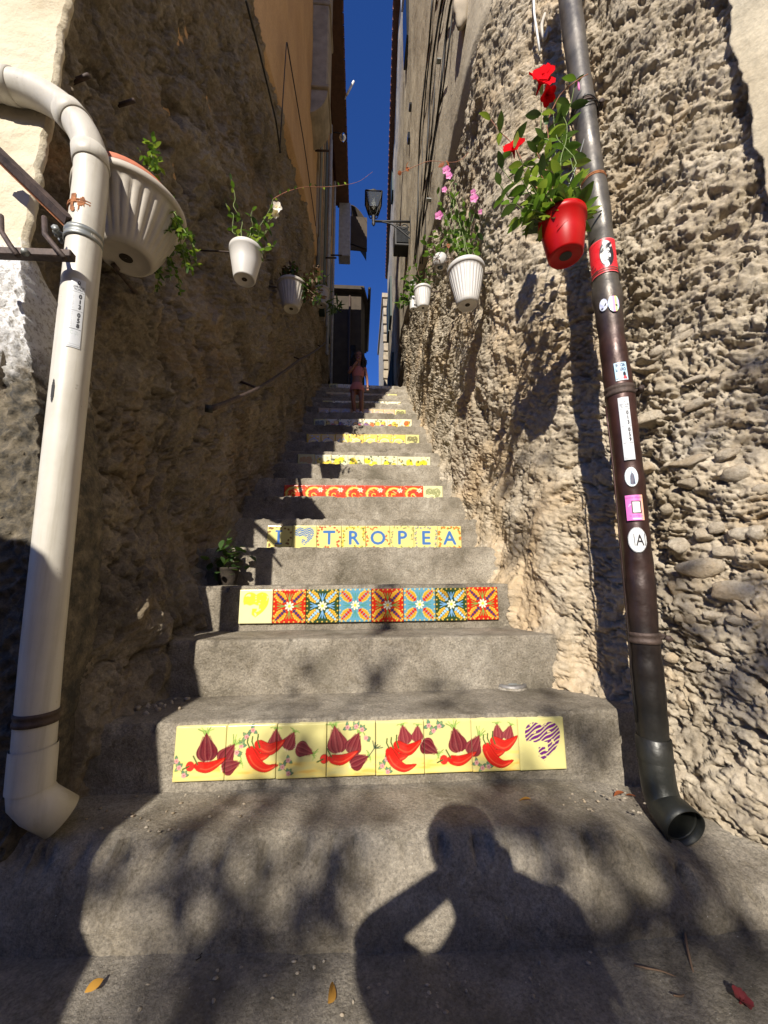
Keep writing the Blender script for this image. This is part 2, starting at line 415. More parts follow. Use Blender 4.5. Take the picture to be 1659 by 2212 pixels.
stairs = thing('staircase', loc=(0,1.06,GZ), kind='structure')
STEP = []
def step_mesh(k):
    y0 = RY[k]; top = T[k]; low = (T[k-1] if k else GZ)
    nx = 260 if k < 4 else (160 if k < 8 else 90)
    xs = np.linspace(-1.15, 1.12, nx)
    run = (RY[k+1]-y0) if k < 21 else 30
    prof = []
    r = .05 if k == 0 else .011
    nr = 16 if k < 6 else 8
    for i in range(nr): prof.append((0, low-.04+(top-r-low+.04)*i/(nr-1)))
    for i in range(1, 7):
        a = i/6*math.pi/2; prof.append((r*(1-math.cos(a)), top-r+r*math.sin(a)))
    if k < 21:
        for i in range(1, nr+1): prof.append((r+(run+.02-r)*i/nr, top))
    else:
        for q in (.1,.3,1,3,10,30): prof.append((q, top))
    P = np.array(prof)
    X, I = np.meshgrid(xs, np.arange(len(P)), indexing='ij')
    Y = y0+P[I,0]; Z = P[I,1]+0*X
    skew = (-.055*(X-.05) if k == 0 else 0*X)
    wgt = np.clip((Z-low)/.03, 0, 1)
    nzv = fbm(X*5+k*7, (Z+Y)*5, 4, k)*.007+fbm(X*34, (Z+Y)*34+k, 3, k+9)*.0032
    chip = np.clip(ridged(X*9+k, k*3.1+Z*3, 3, 40+k)-.58, 0, 1)*.07
    edge = np.exp(-((Z-top+r*.5)/.02)**2)*np.exp(-(P[I,0]/.03)**2)
    Y = Y+skew+nzv+chip*edge*(1 if k else 2)
    Z = Z+np.where(P[I,0] > r*.9, nzv*.6, 0)-chip*edge*.7
    if k == 0:   # the first edge is worn and sinks away towards the right
        Z = Z-.10*sst(X, .62, .92)*wgt*np.clip(1-(Y-y0)/.3, 0, 1)
        Y = Y+.05*np.clip((top-Z)/.15, 0, 1)*-1
    return np.stack([X.ravel(), Y.ravel(), Z.ravel()], 1), grid_faces(nx, len(P))
for k in range(22):
    STEP.append(mk('step' if k < 21 else 'landing', step_mesh(k), M['conc'], stairs, base=(0, RY[k], T[k])))

# ------------------------------------------------------------------ canvas for flat print
class Canvas:
    def __init__(s, w, h, n, bg):           # w,h in units, n points per unit
        s.n = n; s.ss = 2; s.W = int(w*n*s.ss); s.H = int(h*n*s.ss); s.w = w; s.h = h
        s.a = np.zeros((s.H, s.W, 3)); s.a[:] = bg
        yy, xx = np.mgrid[0:s.H, 0:s.W]; s.x = (xx+.5)/(n*s.ss); s.y = (yy+.5)/(n*s.ss)
    def _bb(s, x0, x1, y0, y1):
        q = s.n*s.ss
        return max(0,int(y0*q)-1), min(s.H,int(y1*q)+2), max(0,int(x0*q)-1), min(s.W,int(x1*q)+2)
    def put(s, sl, mask, c, al=1):
        v = s.a[sl]; mk_ = mask.astype(float)[..., None]*al
        v[:] = v*(1-mk_)+np.array(c)*mk_
    def poly(s, P, c, al=1):
        P = np.array(P, float); a,b,c0,d = s._bb(P[:,0].min(), P[:,0].max(), P[:,1].min(), P[:,1].max())
        if a >= b or c0 >= d: return
        X = s.x[a:b,c0:d]; Y = s.y[a:b,c0:d]; ins = np.zeros(X.shape, bool)
        for i in range(len(P)):
            x1,y1 = P[i]; x2,y2 = P[(i+1) % len(P)]
            if y1 == y2: continue
            ins ^= ((y1 > Y) != (y2 > Y)) & (X < (x2-x1)*(Y-y1)/(y2-y1)+x1)
        s.put((slice(a,b),slice(c0,d)), ins, c, al)
    def ell(s, cx, cy, rx, ry, c, ang=0, al=1):
        r = max(rx, ry); a,b,c0,d = s._bb(cx-r, cx+r, cy-r, cy+r)
        X = s.x[a:b,c0:d]-cx; Y = s.y[a:b,c0:d]-cy; ca, sa = math.cos(ang), math.sin(ang)
        s.put((slice(a,b),slice(c0,d)), ((X*ca+Y*sa)/rx)**2+((-X*sa+Y*ca)/ry)**2 < 1, c, al)
    def line(s, P, w, c, al=1, taper=False):
        for i in range(len(P)-1):
            (x1,y1),(x2,y2) = P[i], P[i+1]; ww = w*(1-.75*i/(len(P)-1)) if taper else w
            a,b,c0,d = s._bb(min(x1,x2)-ww, max(x1,x2)+ww, min(y1,y2)-ww, max(y1,y2)+ww)
            X = s.x[a:b,c0:d]; Y = s.y[a:b,c0:d]; L = (x2-x1)**2+(y2-y1)**2+1e-12
            t = np.clip(((X-x1)*(x2-x1)+(Y-y1)*(y2-y1))/L, 0, 1)
            s.put((slice(a,b),slice(c0,d)), np.hypot(X-x1-t*(x2-x1), Y-y1-t*(y2-y1)) < ww/2, c, al)
    def text(s, st, cx, cy, hgt, c, ang=0, sx=1, bold=0):
        for tri in text_tris(st):
            q = []
            for (x, y) in tri:
                X, Y = x*hgt*sx, -y*hgt
                q.append((cx+X*math.cos(ang)-Y*math.sin(ang), cy+X*math.sin(ang)+Y*math.cos(ang)))
            s.poly(q, c)
            if bold:
                for dx in (-bold, bold): s.poly([(a+dx, b) for a, b in q], c)
                for dx in (-bold, bold): s.poly([(a, b+dx) for a, b in q], c)
    def out(s):
        a = s.a.reshape(s.H//2, 2, s.W//2, 2, 3).mean((1,3)); return a
_tc = {}
def text_tris(st):
    if st in _tc: return _tc[st]
    cu = bpy.data.curves.new('t', 'FONT'); cu.body = st; cu.align_x = 'CENTER'; cu.resolution_u = 3
    ob = bpy.data.objects.new('t', cu); C.objects.link(ob)
    bpy.context.view_layer.update()
    me = ob.evaluated_get(bpy.context.evaluated_depsgraph_get()).to_mesh()
    me.calc_loop_triangles()
    V = np.array([v.co[:2] for v in me.vertices]) if len(me.vertices) else np.zeros((1,2))
    V = V-np.array([0, .35]); V = V/.7                          # cap height 1, centred
    tr = [[tuple(V[i]) for i in t.vertices] for t in me.loop_triangles]
    ob.to_mesh_clear(); bpy.data.objects.remove(ob); bpy.data.curves.remove(cu)
    _tc[st] = tr; return tr

CR = (.56,.51,.205)                                                # pale yellow glaze
def leafp(c, x, y, L, a, col=(.10,.20,.06), w=.32, edge=None):
    ca, sa = math.cos(a), math.sin(a)
    P = [(0,0),(.25,w*.8),(.5,w),(.8,w*.55),(1,0),(.8,-w*.55),(.5,-w),(.25,-w*.8)]
    c.poly([(x+L*(p*ca-q*sa), y+L*(p*sa+q*ca)) for p, q in P], edge or tuple(v*.4 for v in col))
    c.poly([(x+L*((.06+p*.86)*ca-q*.68*sa), y+L*((.06+p*.86)*sa+q*.68*ca)) for p, q in P], col)
    c.line([(x, y), (x+L*.9*ca, y+L*.9*sa)], L*.05, tuple(v*.45 for v in col))
def sprig(c, pts, s=.11):
    c.line(pts, .012, (.10,.16,.05))
    for i, (x, y) in enumerate(pts):
        for a in (.6+i*1.9, 2.7+i*1.3, 4.6+i*.8):
            leafp(c, x, y, s, a, (.19,.30,.13) if (i+int(a)) % 2 else (.12,.23,.12))
    for i, (x, y) in enumerate(pts[::1]):
        for j in range(5): c.ell(x+.03*math.cos(j*1.26), y+.03*math.sin(j*1.26), .02, .02, (.52,.25,.25))
        c.ell(x, y, .013, .013, (.35,.12,.05))
def onion(c, x, y, r, a, greens=True, dark=0, gl=.2):
    """a: direction of the tip (0 = up, clockwise)"""
    r *= 1.12
    def tf(p, q): return (x+r*(p*math.cos(a)-q*math.sin(a)), y+r*(p*math.sin(a)+q*math.cos(a)))
    out = []
    for t in np.linspace(0, 2*math.pi, 48, endpoint=False):
        w = 1+0*t; px = math.sin(t)*w; py = -math.cos(t)
        if py < 0: px = px*(1-.80*(-py)**2.2)*1.0; py = py*(1+.75*(-py)**1.5)
        else: py = py*.82
        out.append((px, py))
    base = (.12+.10*(1-dark), .012+.02*(1-dark), .018+.02*(1-dark))
    if greens:
        for i in range(6):
            dx = (i-2.5)*.16
            c.line([tf(dx*.3,-1.55), tf(dx*.8,-1.95), tf(dx*1.9,-1.75-gl/r*(.75+.3*math.sin(i*2.3)))], r*.12,
                   (.30,.42,.10) if i % 2 else (.17,.27,.06), taper=False)
    c.poly([tf(p*1.05, q*1.03) for p, q in out], (.07,.01,.02))
    c.poly([tf(p, q) for p, q in out], base)
    for i, f in enumerate(np.linspace(-.82,.82,9)):
        col = ((.30,.07,.065),(.075,.008,.014),(.20,.03,.035))[i % 3]
        if dark: col = tuple(v*.75 for v in col)
        P = []
        for t in np.linspace(.72,-1.45,9):
            w = math.sqrt(max(0,1-(max(t,0)/.82)**2)) if t > 0 else 1-.74*(min(1,-t/1.75))**1.3
            P.append(tf(f*w, t))
        c.line(P, r*(.07 if i % 3 else .11), col, .7)
    for i in range(6): c.line([tf((i-2.5)*.08,.78), tf((i-2.5)*.14,.98+.08*(i % 2))], r*.04, (.75,.6,.4))
def chili(c, P, w, tip=True):
    Q = catmull([(p[0], p[1], 0) for p in P], 8); n = len(Q); L = []; Rr = []
    for i, q in enumerate(Q):
        t = (Q[min(i+1,n-1)]-Q[max(i-1,0)]).normalized(); nn = Vector((-t.y, t.x, 0)); f = i/(n-1)
        ww = w*1.1*(.75+.35*math.sin(min(f*3.2,1.6)))*(1-f**2.2)
        L.append((q+nn*ww, q-nn*ww))
    out = [(a.x, a.y) for a, b in L]+[(b.x, b.y) for a, b in L[::-1]]
    cx = sum(p[0] for p in out)/len(out); cy = sum(p[1] for p in out)/len(out)
    c.line(out+out[:1], .022, (.20,.008,.004)); c.poly(out, (.50,.016,.009))
    c.line([((a*.7+b*.3).x, (a*.7+b*.3).y) for a, b in L[2:-3]], w*.28, (.64,.07,.03), .7)
    c.line([((a*.2+b*.8).x, (a*.2+b*.8).y) for a, b in L[1:-3]], w*.3, (.42,.012,.008), .7)
    c.ell(L[0][0].x*.5+L[0][1].x*.5, L[0][0].y*.5+L[0][1].y*.5, w*.8, w*.8, (.50,.015,.01))
def mural(n):
    c = Canvas(8, 1, n, CR)
    gr = fbm(c.x*1.7, c.y*9, 4, 71)
    land = sst(c.y+.05*np.sin(c.x*2.1), .60, .70)*np.clip(.35+gr, 0, 1)*(c.x < 7)
    c.a = c.a*(1-land[..., None])+np.array((.80,.56,.10))*land[..., None]
    l2 = sst(gr, .18, .35)*sst(c.y, .68, .76)*(c.x < 7)*.6
    c.a = c.a*(1-l2[..., None])+np.array((.62,.36,.08))*l2[..., None]
    st = lambda P: c.line(P, .028, (.05,.09,.02))
    def trio(x, y, s=1):
        chili(c, [(x+.22*s,y-.08*s),(x+.42*s,y+.02*s),(x+.58*s,y-.04*s),(x+.74*s,y-.16*s)], .10*s)
        chili(c, [(x+.08*s,y+.02*s),(x+.22*s,y+.16*s),(x+.45*s,y+.12*s)], .09*s)
        chili(c, [(x+.05*s,y+.04*s),(x+.17*s,y+.24*s),(x+.38*s,y+.36*s),(x+.62*s,y+.30*s)], .095*s)
        for dx, dy in ((.0,-.2),(.09,-.22),(.2,-.26)): st([(x+dx+.05,y-.02),(x+dx,y+dy*.6),(x+dx+.01,y+dy)])
    def longp(x, y, s=1):
        c.ell(x-.22*s, y+.03, .085*s, .09*s, (.20,.008,.004)); c.ell(x-.22*s, y+.03, .075*s, .08*s, (.62,.03,.02)); st([(x-.24*s,y+.03),(x-.36*s,y+.08)])
        chili(c, [(x-.08*s,y+.03),(x+.1*s,y+.06),(x+.28*s,y),(x+.46*s,y-.1)], .085*s); st([(x-.08*s,y),(x-.17*s,y-.15)])
    sprig(c, [(.06,.62),(.12,.74),(.22,.88)]); sprig(c, [(1.52,.10),(1.40,.22),(1.30,.38),(1.22,.5)], .12)
    onion(c, .64, .48, .18, -.1, dark=1, gl=.12); onion(c, 1.0, .58, .15, .62, gl=.16, dark=.5); onion(c, 1.06, .76, .13, 1.25, gl=.04, dark=.6)
    longp(.55, .69)
    onion(c, 1.98, .34, .13, 0, gl=.03); onion(c, 2.24, .36, .125, .45, gl=.05); onion(c, 2.5, .46, .13, 1.95, gl=.08)
    trio(1.42, .44); sprig(c, [(2.24,.66),(2.13,.78),(2.25,.9)])
    onion(c, 3.22, .40, .18, -.2, gl=.08); onion(c, 3.54, .46, .15, .42, gl=.04, dark=.5); onion(c, 3.6, .74, .14, 1.2, gl=.0, dark=.8)
    for i in range(5): c.line([(3.86,.64),(3.97,.5),(4.0+.05*i-.06,.36+.03*i)], .02, (.05,.08,.05))
    longp(3.18, .63); sprig(c, [(3.42,.09),(3.6,.08),(3.72,.14),(3.80,.3)], .11)
    sprig(c, [(4.22,.70),(4.13,.82),(4.24,.93)])
    onion(c, 4.6, .32, .13, -.2, gl=.03); onion(c, 4.86, .30, .11, .05, gl=.03); onion(c, 5.05, .48, .14, 2.15, gl=.08, dark=1)
    trio(4.22, .52, .98)
    sprig(c, [(5.1,.1),(5.2,.2),(5.32,.12)], .13); onion(c, 5.7, .47, .17, -.22, gl=.14, dark=.8); onion(c, 6.02, .56, .15, .5, gl=.16, dark=.4)
    longp(5.62, .72); sprig(c, [(6.08,.82),(6.2,.92),(6.33,.9)])
    onion(c, 6.56, .32, .115, -.05, gl=.04); onion(c, 6.78, .32, .105, .35, gl=.04); trio(6.24, .5)
    heart(c, 7.02, 0, (.10,.01,.13))
    return c.out()
def heart(c, ox, oy, col, soft=1.0, bgc=None):
    X = (c.x-ox-.5)/.33; Y = (c.y-oy-.46)/.33
    h = (X**2+Y**2*.9-.62)
    hx = X; hy = -Y+.12
    ins = (hx**2+hy**2-1)**3-hx**2*hy**3*1.2 < 0
    notch = (X < .28) & (Y > -.02+.10*np.sin(X*9)*.5) & (Y < .55) & (X > -1.2) & ~((X > -.32) & (X < .12) & (Y > .30))
    notch |= (X < -.35) & (Y > .05)
    hat = np.sin((c.x*.75+c.y*1.3)*62+1.3*np.sin(c.x*23+c.y*9)) > -.60*soft
    wob = fbm(c.x*9, c.y*9, 3, 5) > -.33
    m_ = ins & ~notch & hat & wob
    c.a[m_] = col
def acanthus(c, ox, bgc, cen, acc):
    c.a[(c.x >= ox) & (c.x < ox+1)] = bgc
    Y1, Y2 = (.50,.27,.012), (.58,.40,.07)
    for q in range(4):
        a = math.pi/4+q*math.pi/2; ca, sa = math.cos(a), math.sin(a)
        def tf(r, s): return (ox+.5+r*ca-s*sa, .5+r*sa+s*ca)
        for sg in (-1,1):
            P = [tf(.17,.02*sg), tf(.25,.11*sg), tf(.36,.145*sg), tf(.48,.12*sg), tf(.60,.02*sg), tf(.5,.045*sg), tf(.3,.045*sg)]
            c.poly([(x, y) for x, y in P], (.10,.05,.02)); c.poly([(ox+.5+(x-ox-.5)*.97, .5+(y-.5)*.97) for x, y in P], Y1)
            for k in range(5):
                r = .24+.07*k; c.ell(*tf(r, (.135-.018*abs(k-2)**1.3)*sg), .028, .020, Y2, a)
            c.line([tf(.2,.06*sg), tf(.34,.11*sg), tf(.5,.08*sg)], .012, (.45,.22,.03))
            c.line([tf(.58,.02*sg), tf(.64,.07*sg), tf(.60,.12*sg)], .025, Y2)
        for k in range(5):
            r = .19+.085*k; w = .075*(1-k*.12)
            c.poly([tf(r-.03,0), tf(r+.02,w), tf(r+.065,0), tf(r+.02,-w)], cen)
        b = q*math.pi/2; cb, sb = math.cos(b), math.sin(b)
        def tg(r, s): return (ox+.5+r*cb-s*sb, .5+r*sb+s*cb)
        for sg in (-1,0,1):
            c.line([tg(.14,0), tg(.26,.04*sg), tg(.36,.09*sg)], .024, acc)
        for k in range(7):
            s_ = -.42+.14*k; c.ell(*tg(.46, s_), .022, .022, Y2); c.ell(*tg(.46, s_+.02), .010, .010, (.4,.2,.03))
    for k in range(8):
        a = k*math.pi/4+.2; x, y = ox+.5+.088*math.cos(a), .5+.088*math.sin(a)
        c.ell(x, y, .066, .036, (.10,.12,.05), a); c.ell(x, y, .056, .026, (.66,.64,.50), a)
    c.ell(ox+.5, .5, .045, .045, (.85,.5,.05))
    for s_ in (0,):
        e = (c.x-ox < .012) | (c.x-ox > .988) | (c.y < .012) | (c.y > .988); c.a[e & (c.x >= ox) & (c.x < ox+1)] = tuple(v*.8 for v in bgc)
def row2(n):
    c = Canvas(8, 1, n, (.60,.57,.31)); heart(c, 0, 0, (.78,.55,.04), 2)
    Rd, Gn, Bl = (.42,.018,.006), (.022,.05,.018), (.09,.25,.34); Nv = (.03,.03,.10); sk = (.28,.45,.6)
    for i, (b, ce, ac) in enumerate([(Rd,Nv,(.15,.25,.05)),(Gn,sk,(.15,.32,.55)),(Bl,Rd,(.06,.22,.18)),(Rd,Nv,(.15,.25,.05)),(Bl,Rd,(.06,.22,.18)),(Gn,sk,(.15,.32,.55)),(Rd,Nv,(.15,.25,.05))]):
        acanthus(c, i+1, b, ce, ac)
    return c.out()
def row3(n):
    c = Canvas(8, 1, n, (.58,.52,.19)); B = (.05,.14,.36)
    sty = [((.24,.12,.05),'l'),None,((.50,.10,.05),'l'),((.72,.42,.06),'f'),((.58,.13,.04),'p'),((.45,.42,.10),'g'),((.22,.24,.34),'g'),((.68,.17,.03),'f')]
    for i, ch in enumerate('I TROPEA'):
        if i == 1: heart(c, 1, 0, B, .9); continue
        col, kd = sty[i]
        pts = [(.08+.12*k,.08) for k in range(7)]+[(.92,.10+.12*k) for k in range(7)]+[(.90-.12*k,.92) for k in range(5)]+[(.08,.85-.12*k) for k in range(6)]
        for q, (x, y) in enumerate(pts):
            if (i % 2 == 0 and q in (6,7)) or (i % 2 and q in (12,13,0)): continue
            jx = .03*math.sin(q*5.1+i); jy = .03*math.cos(q*3.7+i)
            if kd == 'l': leafp(c, i+x+jx-.04, y+jy, .12, q*1.3, col, .36)
            elif kd == 'p': leafp(c, i+x+jx-.04, y+jy, .14, q*.9, col, .22)
            elif kd == 'f':
                for z in range(5): c.ell(i+x+jx+.03*math.cos(z*1.26), y+jy+.03*math.sin(z*1.26), .025, .025, col)
                leafp(c, i+x+jx, y+jy, .10, q*2.1, (.16,.22,.05), .3)
            else:
                for z in range(3): c.ell(i+x+jx+.03*math.cos(z*2.1+q), y+jy+.03*math.sin(z*2.1+q), .022, .022, col if (q+z) % 3 else (.22,.08,.14))
                leafp(c, i+x+jx, y+jy, .08, q*1.7, (.2,.28,.1), .3)
        if ch == 'I':
            for (x0,x1,y0,y1) in ((.33,.60,.20,.27),(.33,.60,.71,.78),(.415,.515,.2,.78)): c.poly([(i+x0,y0),(i+x1,y0),(i+x1,y1),(i+x0,y1)], B)
        else: c.text(ch, i+.5, .5, .56, B, bold=.018)
    return c.out()
def row4(n):
    c = Canvas(8, 1, n, (.60,.05,.02))
    for i in range(7):
        o = i; fl = 1 if i % 2 else -1
        for k in range(26): c.ell(o+.08+.84*((k*.618) % 1), .06+.88*((k*.37+i*.21) % 1), .026, .022, [(.80,.42,.05),(.75,.60,.25),(.25,.05,.10),(.8,.2,.05)][k % 4])
        for (r0, w, col) in ((.37,.12,(.28,.22,.04)),(.37,.09,(.64,.45,.05)),(.36,.03,(.72,.60,.25))):
            P = [(o+.5+r0*math.cos(a), .5+r0*math.sin(a)*.95) for a in np.linspace(1.2, 5.6, 22)]
            c.line(P, w, col)
        for a in (1.2, 3.3, 4.2):
            x, y = o+.5+.37*math.cos(a), .5+.35*math.sin(a); P = [(x+.09*math.cos(t)*(1-t/9), y+.09*math.sin(t)*(1-t/9)) for t in np.linspace(0, 5, 12)]
            c.line(P, .035, (.64,.47,.07))
        P = [(o+.5+.2*math.cos(t)*(1-t/8), .55+.2*math.sin(t)*(1-t/8)) for t in np.linspace(1, 6, 16)]; c.line(P, .045, (.64,.46,.07))
        for (fx, fy, s) in ((.80,.28,1.0),(.20,.84,.8)):
            for k in range(6):
                a = k*1.047+i; c.ell(o+fx+.085*s*math.cos(a), fy+.085*s*math.sin(a), .07*s, .042*s, (.12,.12,.05), a); c.ell(o+fx+.085*s*math.cos(a), fy+.085*s*math.sin(a), .06*s, .033*s, (.66,.64,.48), a)
            c.ell(o+fx, fy, .035*s, .035*s, (.25,.30,.10))
        e = ((c.x-o < .03) | (c.x-o > .97)) & (c.x >= o) & (c.x < o+1); c.a[e] = (.66,.12,.07)
    c.a[c.x >= 7] = (.60,.58,.31); heart(c, 7, .06, (.10,.12,.04), .8)
    return c.out()
def fruitrow(n, hp, hcol, bgc, fr, seed, blob=.15, lf=(.10,.14,.04)):
    c = Canvas(8, 1, n, bgc); r = random.Random(seed)
    for i in range(8):
        if i == hp: continue
        for k in range(4):
            x, y = i+r.uniform(.15,.85), r.uniform(.3,.8)
            col = r.choice(fr); c.ell(x, y, blob*1.12, blob*.92, tuple(v*.55 for v in col), r.uniform(0,3)); c.ell(x, y, blob, blob*.8, col, r.uniform(0,3))
            c.ell(x-.03, y-.04, blob*.5, blob*.35, tuple(min(1,v*1.3) for v in col), .5)
        for k in range(11): leafp(c, i+r.uniform(.05,.9), r.uniform(.05,.95), r.uniform(.12,.2), r.uniform(0,6.3), lf, .3)
        for k in range(6): c.ell(i+r.uniform(.05,.95), r.uniform(.05,.45), .035, .035, (.75,.42,.08))
    if hp is not None:
        c.a[(c.x >= hp) & (c.x < hp+1)] = CR; heart(c, hp, .05, hcol, 1)
    return c.out()
def scrollrow(n, hp, hcol, cols, seed):
    c = Canvas(8, 1, n, cols[0]); r = random.Random(seed)
    for i in range(8):
        for k in range(3):
            cx, cy = i+.5, .62; rr = .18+.12*k
            c.line([(cx+rr*math.cos(a), cy+rr*.9*math.sin(a)) for a in np.linspace(3.0, 6.4, 14)], .05, cols[1+k % (len(cols)-1)])
        for k in range(10): c.ell(i+r.uniform(0,1), r.uniform(0,1), .05, .04, cols[1+k % (len(cols)-1)])
    if hp is not None:
        c.a[(c.x >= hp) & (c.x < hp+1)] = CR; heart(c, hp, .05, hcol, 1)
    return c.out()
K15 = 1659.0/2500.0
ROWS = [  # left px, right px (top corners, full-size pixels), painter, points per tile
 ((572.2,2367.5),(1833.8,2335.9), mural, 92), ((780.9,1920.7),(1619.2,1910.9), row2, 66), ((870.8,1710.8),(1500.8,1712.5), row3, 56),
 ((924.6,1578.7),(1440.7,1582.3), row4, 44),
 ((969.4,1478),(1400.9,1488.2), lambda n: fruitrow(n, 0, (.50,.22,.04), (.58,.56,.36), [(.70,.58,.02),(.66,.50,.04)], 3, .19), 34),
 ((997.6,1412.3),(1364.7,1415.2), lambda n: scrollrow(n, 7, (.02,.02,.02), [(.70,.50,.10),(.82,.70,.3),(.35,.42,.5),(.75,.42,.05),(.03,.03,.06)], 4), 28),
 ((1021,1363.5),(1340.5,1365.3), lambda n: fruitrow(n, 0, (.03,.03,.03), (.72,.66,.45), [(.5,.12,.03),(.7,.45,.05),(.2,.1,.2)], 5, .2), 24),
 ((1036.7,1327.3),(1320.6,1334.5), lambda n: scrollrow(n, 7, (.03,.03,.03), [(.55,.40,.22),(.7,.6,.4),(.45,.28,.15),(.3,.33,.4)], 6), 22),
 ((1050,1303.8),(1305,1308), lambda n: fruitrow(n, 0, (.05,.05,.04), (.75,.70,.50), [(.3,.36,.12),(.2,.26,.1)], 7, .10), 20),
 ((1061,1274.9),(1292.4,1283.9), lambda n: scrollrow(n, 7, (.04,.04,.03), [(.5,.42,.25),(.6,.3,.12),(.3,.35,.3)], 8), 18),
 ((1071.8,1247.7),(1281.6,1256.8), lambda n: fruitrow(n, 0, (.05,.05,.04), (.62,.58,.48), [(.5,.5,.4)], 9, .08, (.4,.38,.3)), 16)]
for ri, (tl, tr, fn, n) in enumerate(ROWS):
    k = 2*ri+1; Y = RY[k]-.0145
    A = onY(tl[0]*K15, tl[1]*K15, Y); B = onY(tr[0]*K15, tr[1]*K15, Y)
    img = fn(n); st = STEP[k]; w = (B.x-A.x)/8
    zt = (A.z+B.z)/2; zs = (B.z-A.z)*.9; zt = min(zt, T[k]-.008+.0)
    hgt = w*1.0; zb = zt-hgt
    if zb < T[k-1]+.006: hgt = zt-T[k-1]-.006
    # pale render coat behind the tiles
    x0, x1 = A.x-.05, B.x+.07; nx = 80; nz = 14
    XX, ZZ = np.meshgrid(np.linspace(x0, x1, nx), np.linspace(T[k-1]-.01, T[k]-.004, nz), indexing='ij')
    YY = RY[k]-.0075+fbm(XX*12, ZZ*12, 3, ri)*.0025
    ed = np.minimum(np.minimum(XX-x0, x1-XX), T[k]-.004-ZZ); YY = YY+.02*np.exp(-np.maximum(ed,0)/.004)
    pass
    for i in range(8):
        g = .0012; xa = A.x+i*w+g; xb = A.x+(i+1)*w-g
        top = zt+zs*((i+.5)/8-.5)+rng.normal(0,.0007); ya = Y+rng.normal(0,.0007)
        u = np.linspace(0, 1, n); U, Vv = np.meshgrid(u, u, indexing='ij')
        X = xa+(xb-xa)*U; Z = top-hgt*Vv; Yg = ya+0*X
        e = np.minimum(np.minimum(U, 1-U), np.minimum(Vv, 1-Vv)); Yg = Yg+.0015*np.exp(-e*60)
        col = img[np.clip((Vv*n).astype(int), 0, img.shape[0]-1), np.clip(((i+U*.9999)*n).astype(int), 0, img.shape[1]-1)]
        V = np.stack([X.ravel(), Yg.ravel(), Z.ravel()], 1); F = grid_faces(n, n)[:, ::-1]
        idx = np.arange(n*n).reshape(n, n)
        rim = np.concatenate([idx[:,0], idx[-1,1:], idx[-2::-1,-1], idx[0,-2:0:-1]]); m_ = len(rim)
        Vb = V[rim].copy(); Vb[:,1] = Y+.022; b0 = len(V); V = np.concatenate([V, Vb])
        q = np.arange(m_); F = np.concatenate([F, np.stack([rim, rim[(q+1) % m_], b0+(q+1) % m_, b0+q], 1)])
        cc = np.concatenate([col.reshape(-1, 3), np.tile((.62,.55,.32), (m_, 1))])
        mk('tile', (V, F), M['tile'], st, smooth=False, col=cc)

# ------------------------------------------------------------------ rock walls
def rock_wall(name, plan, side, zt, zlo, nz, dispf, mat, **tagk):
    P = plan; n = len(P)
    tx = np.gradient(P[:,0]); ty = np.gradient(P[:,1]); L = np.hypot(tx, ty)
    nx_, ny_ = (-ty/L, tx/L) if side > 0 else (ty/L, -tx/L)
    S, t = np.meshgrid(P[:,2], np.linspace(0, 1, nz)**1.0, indexing='ij')
    X = np.repeat(P[:,0:1], nz, 1); Y = np.repeat(P[:,1:2], nz, 1)
    zl = zlo(P[:,1])[:, None]; zh = zt(P[:,1])[:, None]; Z = zl+(zh-zl)*t
    D = dispf(S, Y, Z)
    V = np.stack([X+nx_[:,None]*D, Y+ny_[:,None]*D, Z], -1)
    # fine vertical slump so overhangs appear
    V[...,2] += fbm(S*14, Z*14, 3, 77)*.006
    F = grid_faces(n, nz)
    if side > 0: F = F[:, ::-1]
    F = F if side < 0 else F
    return mk(name, (V.reshape(-1,3), F), mat, base=(float(P[n//3,0]), float(P[n//3,1]), GZ), **tagk)
def fillet(Y, Z):
    t = tread(Y); h = Z-t
    return .05*np.exp(-np.clip(h,0,9)/.05)
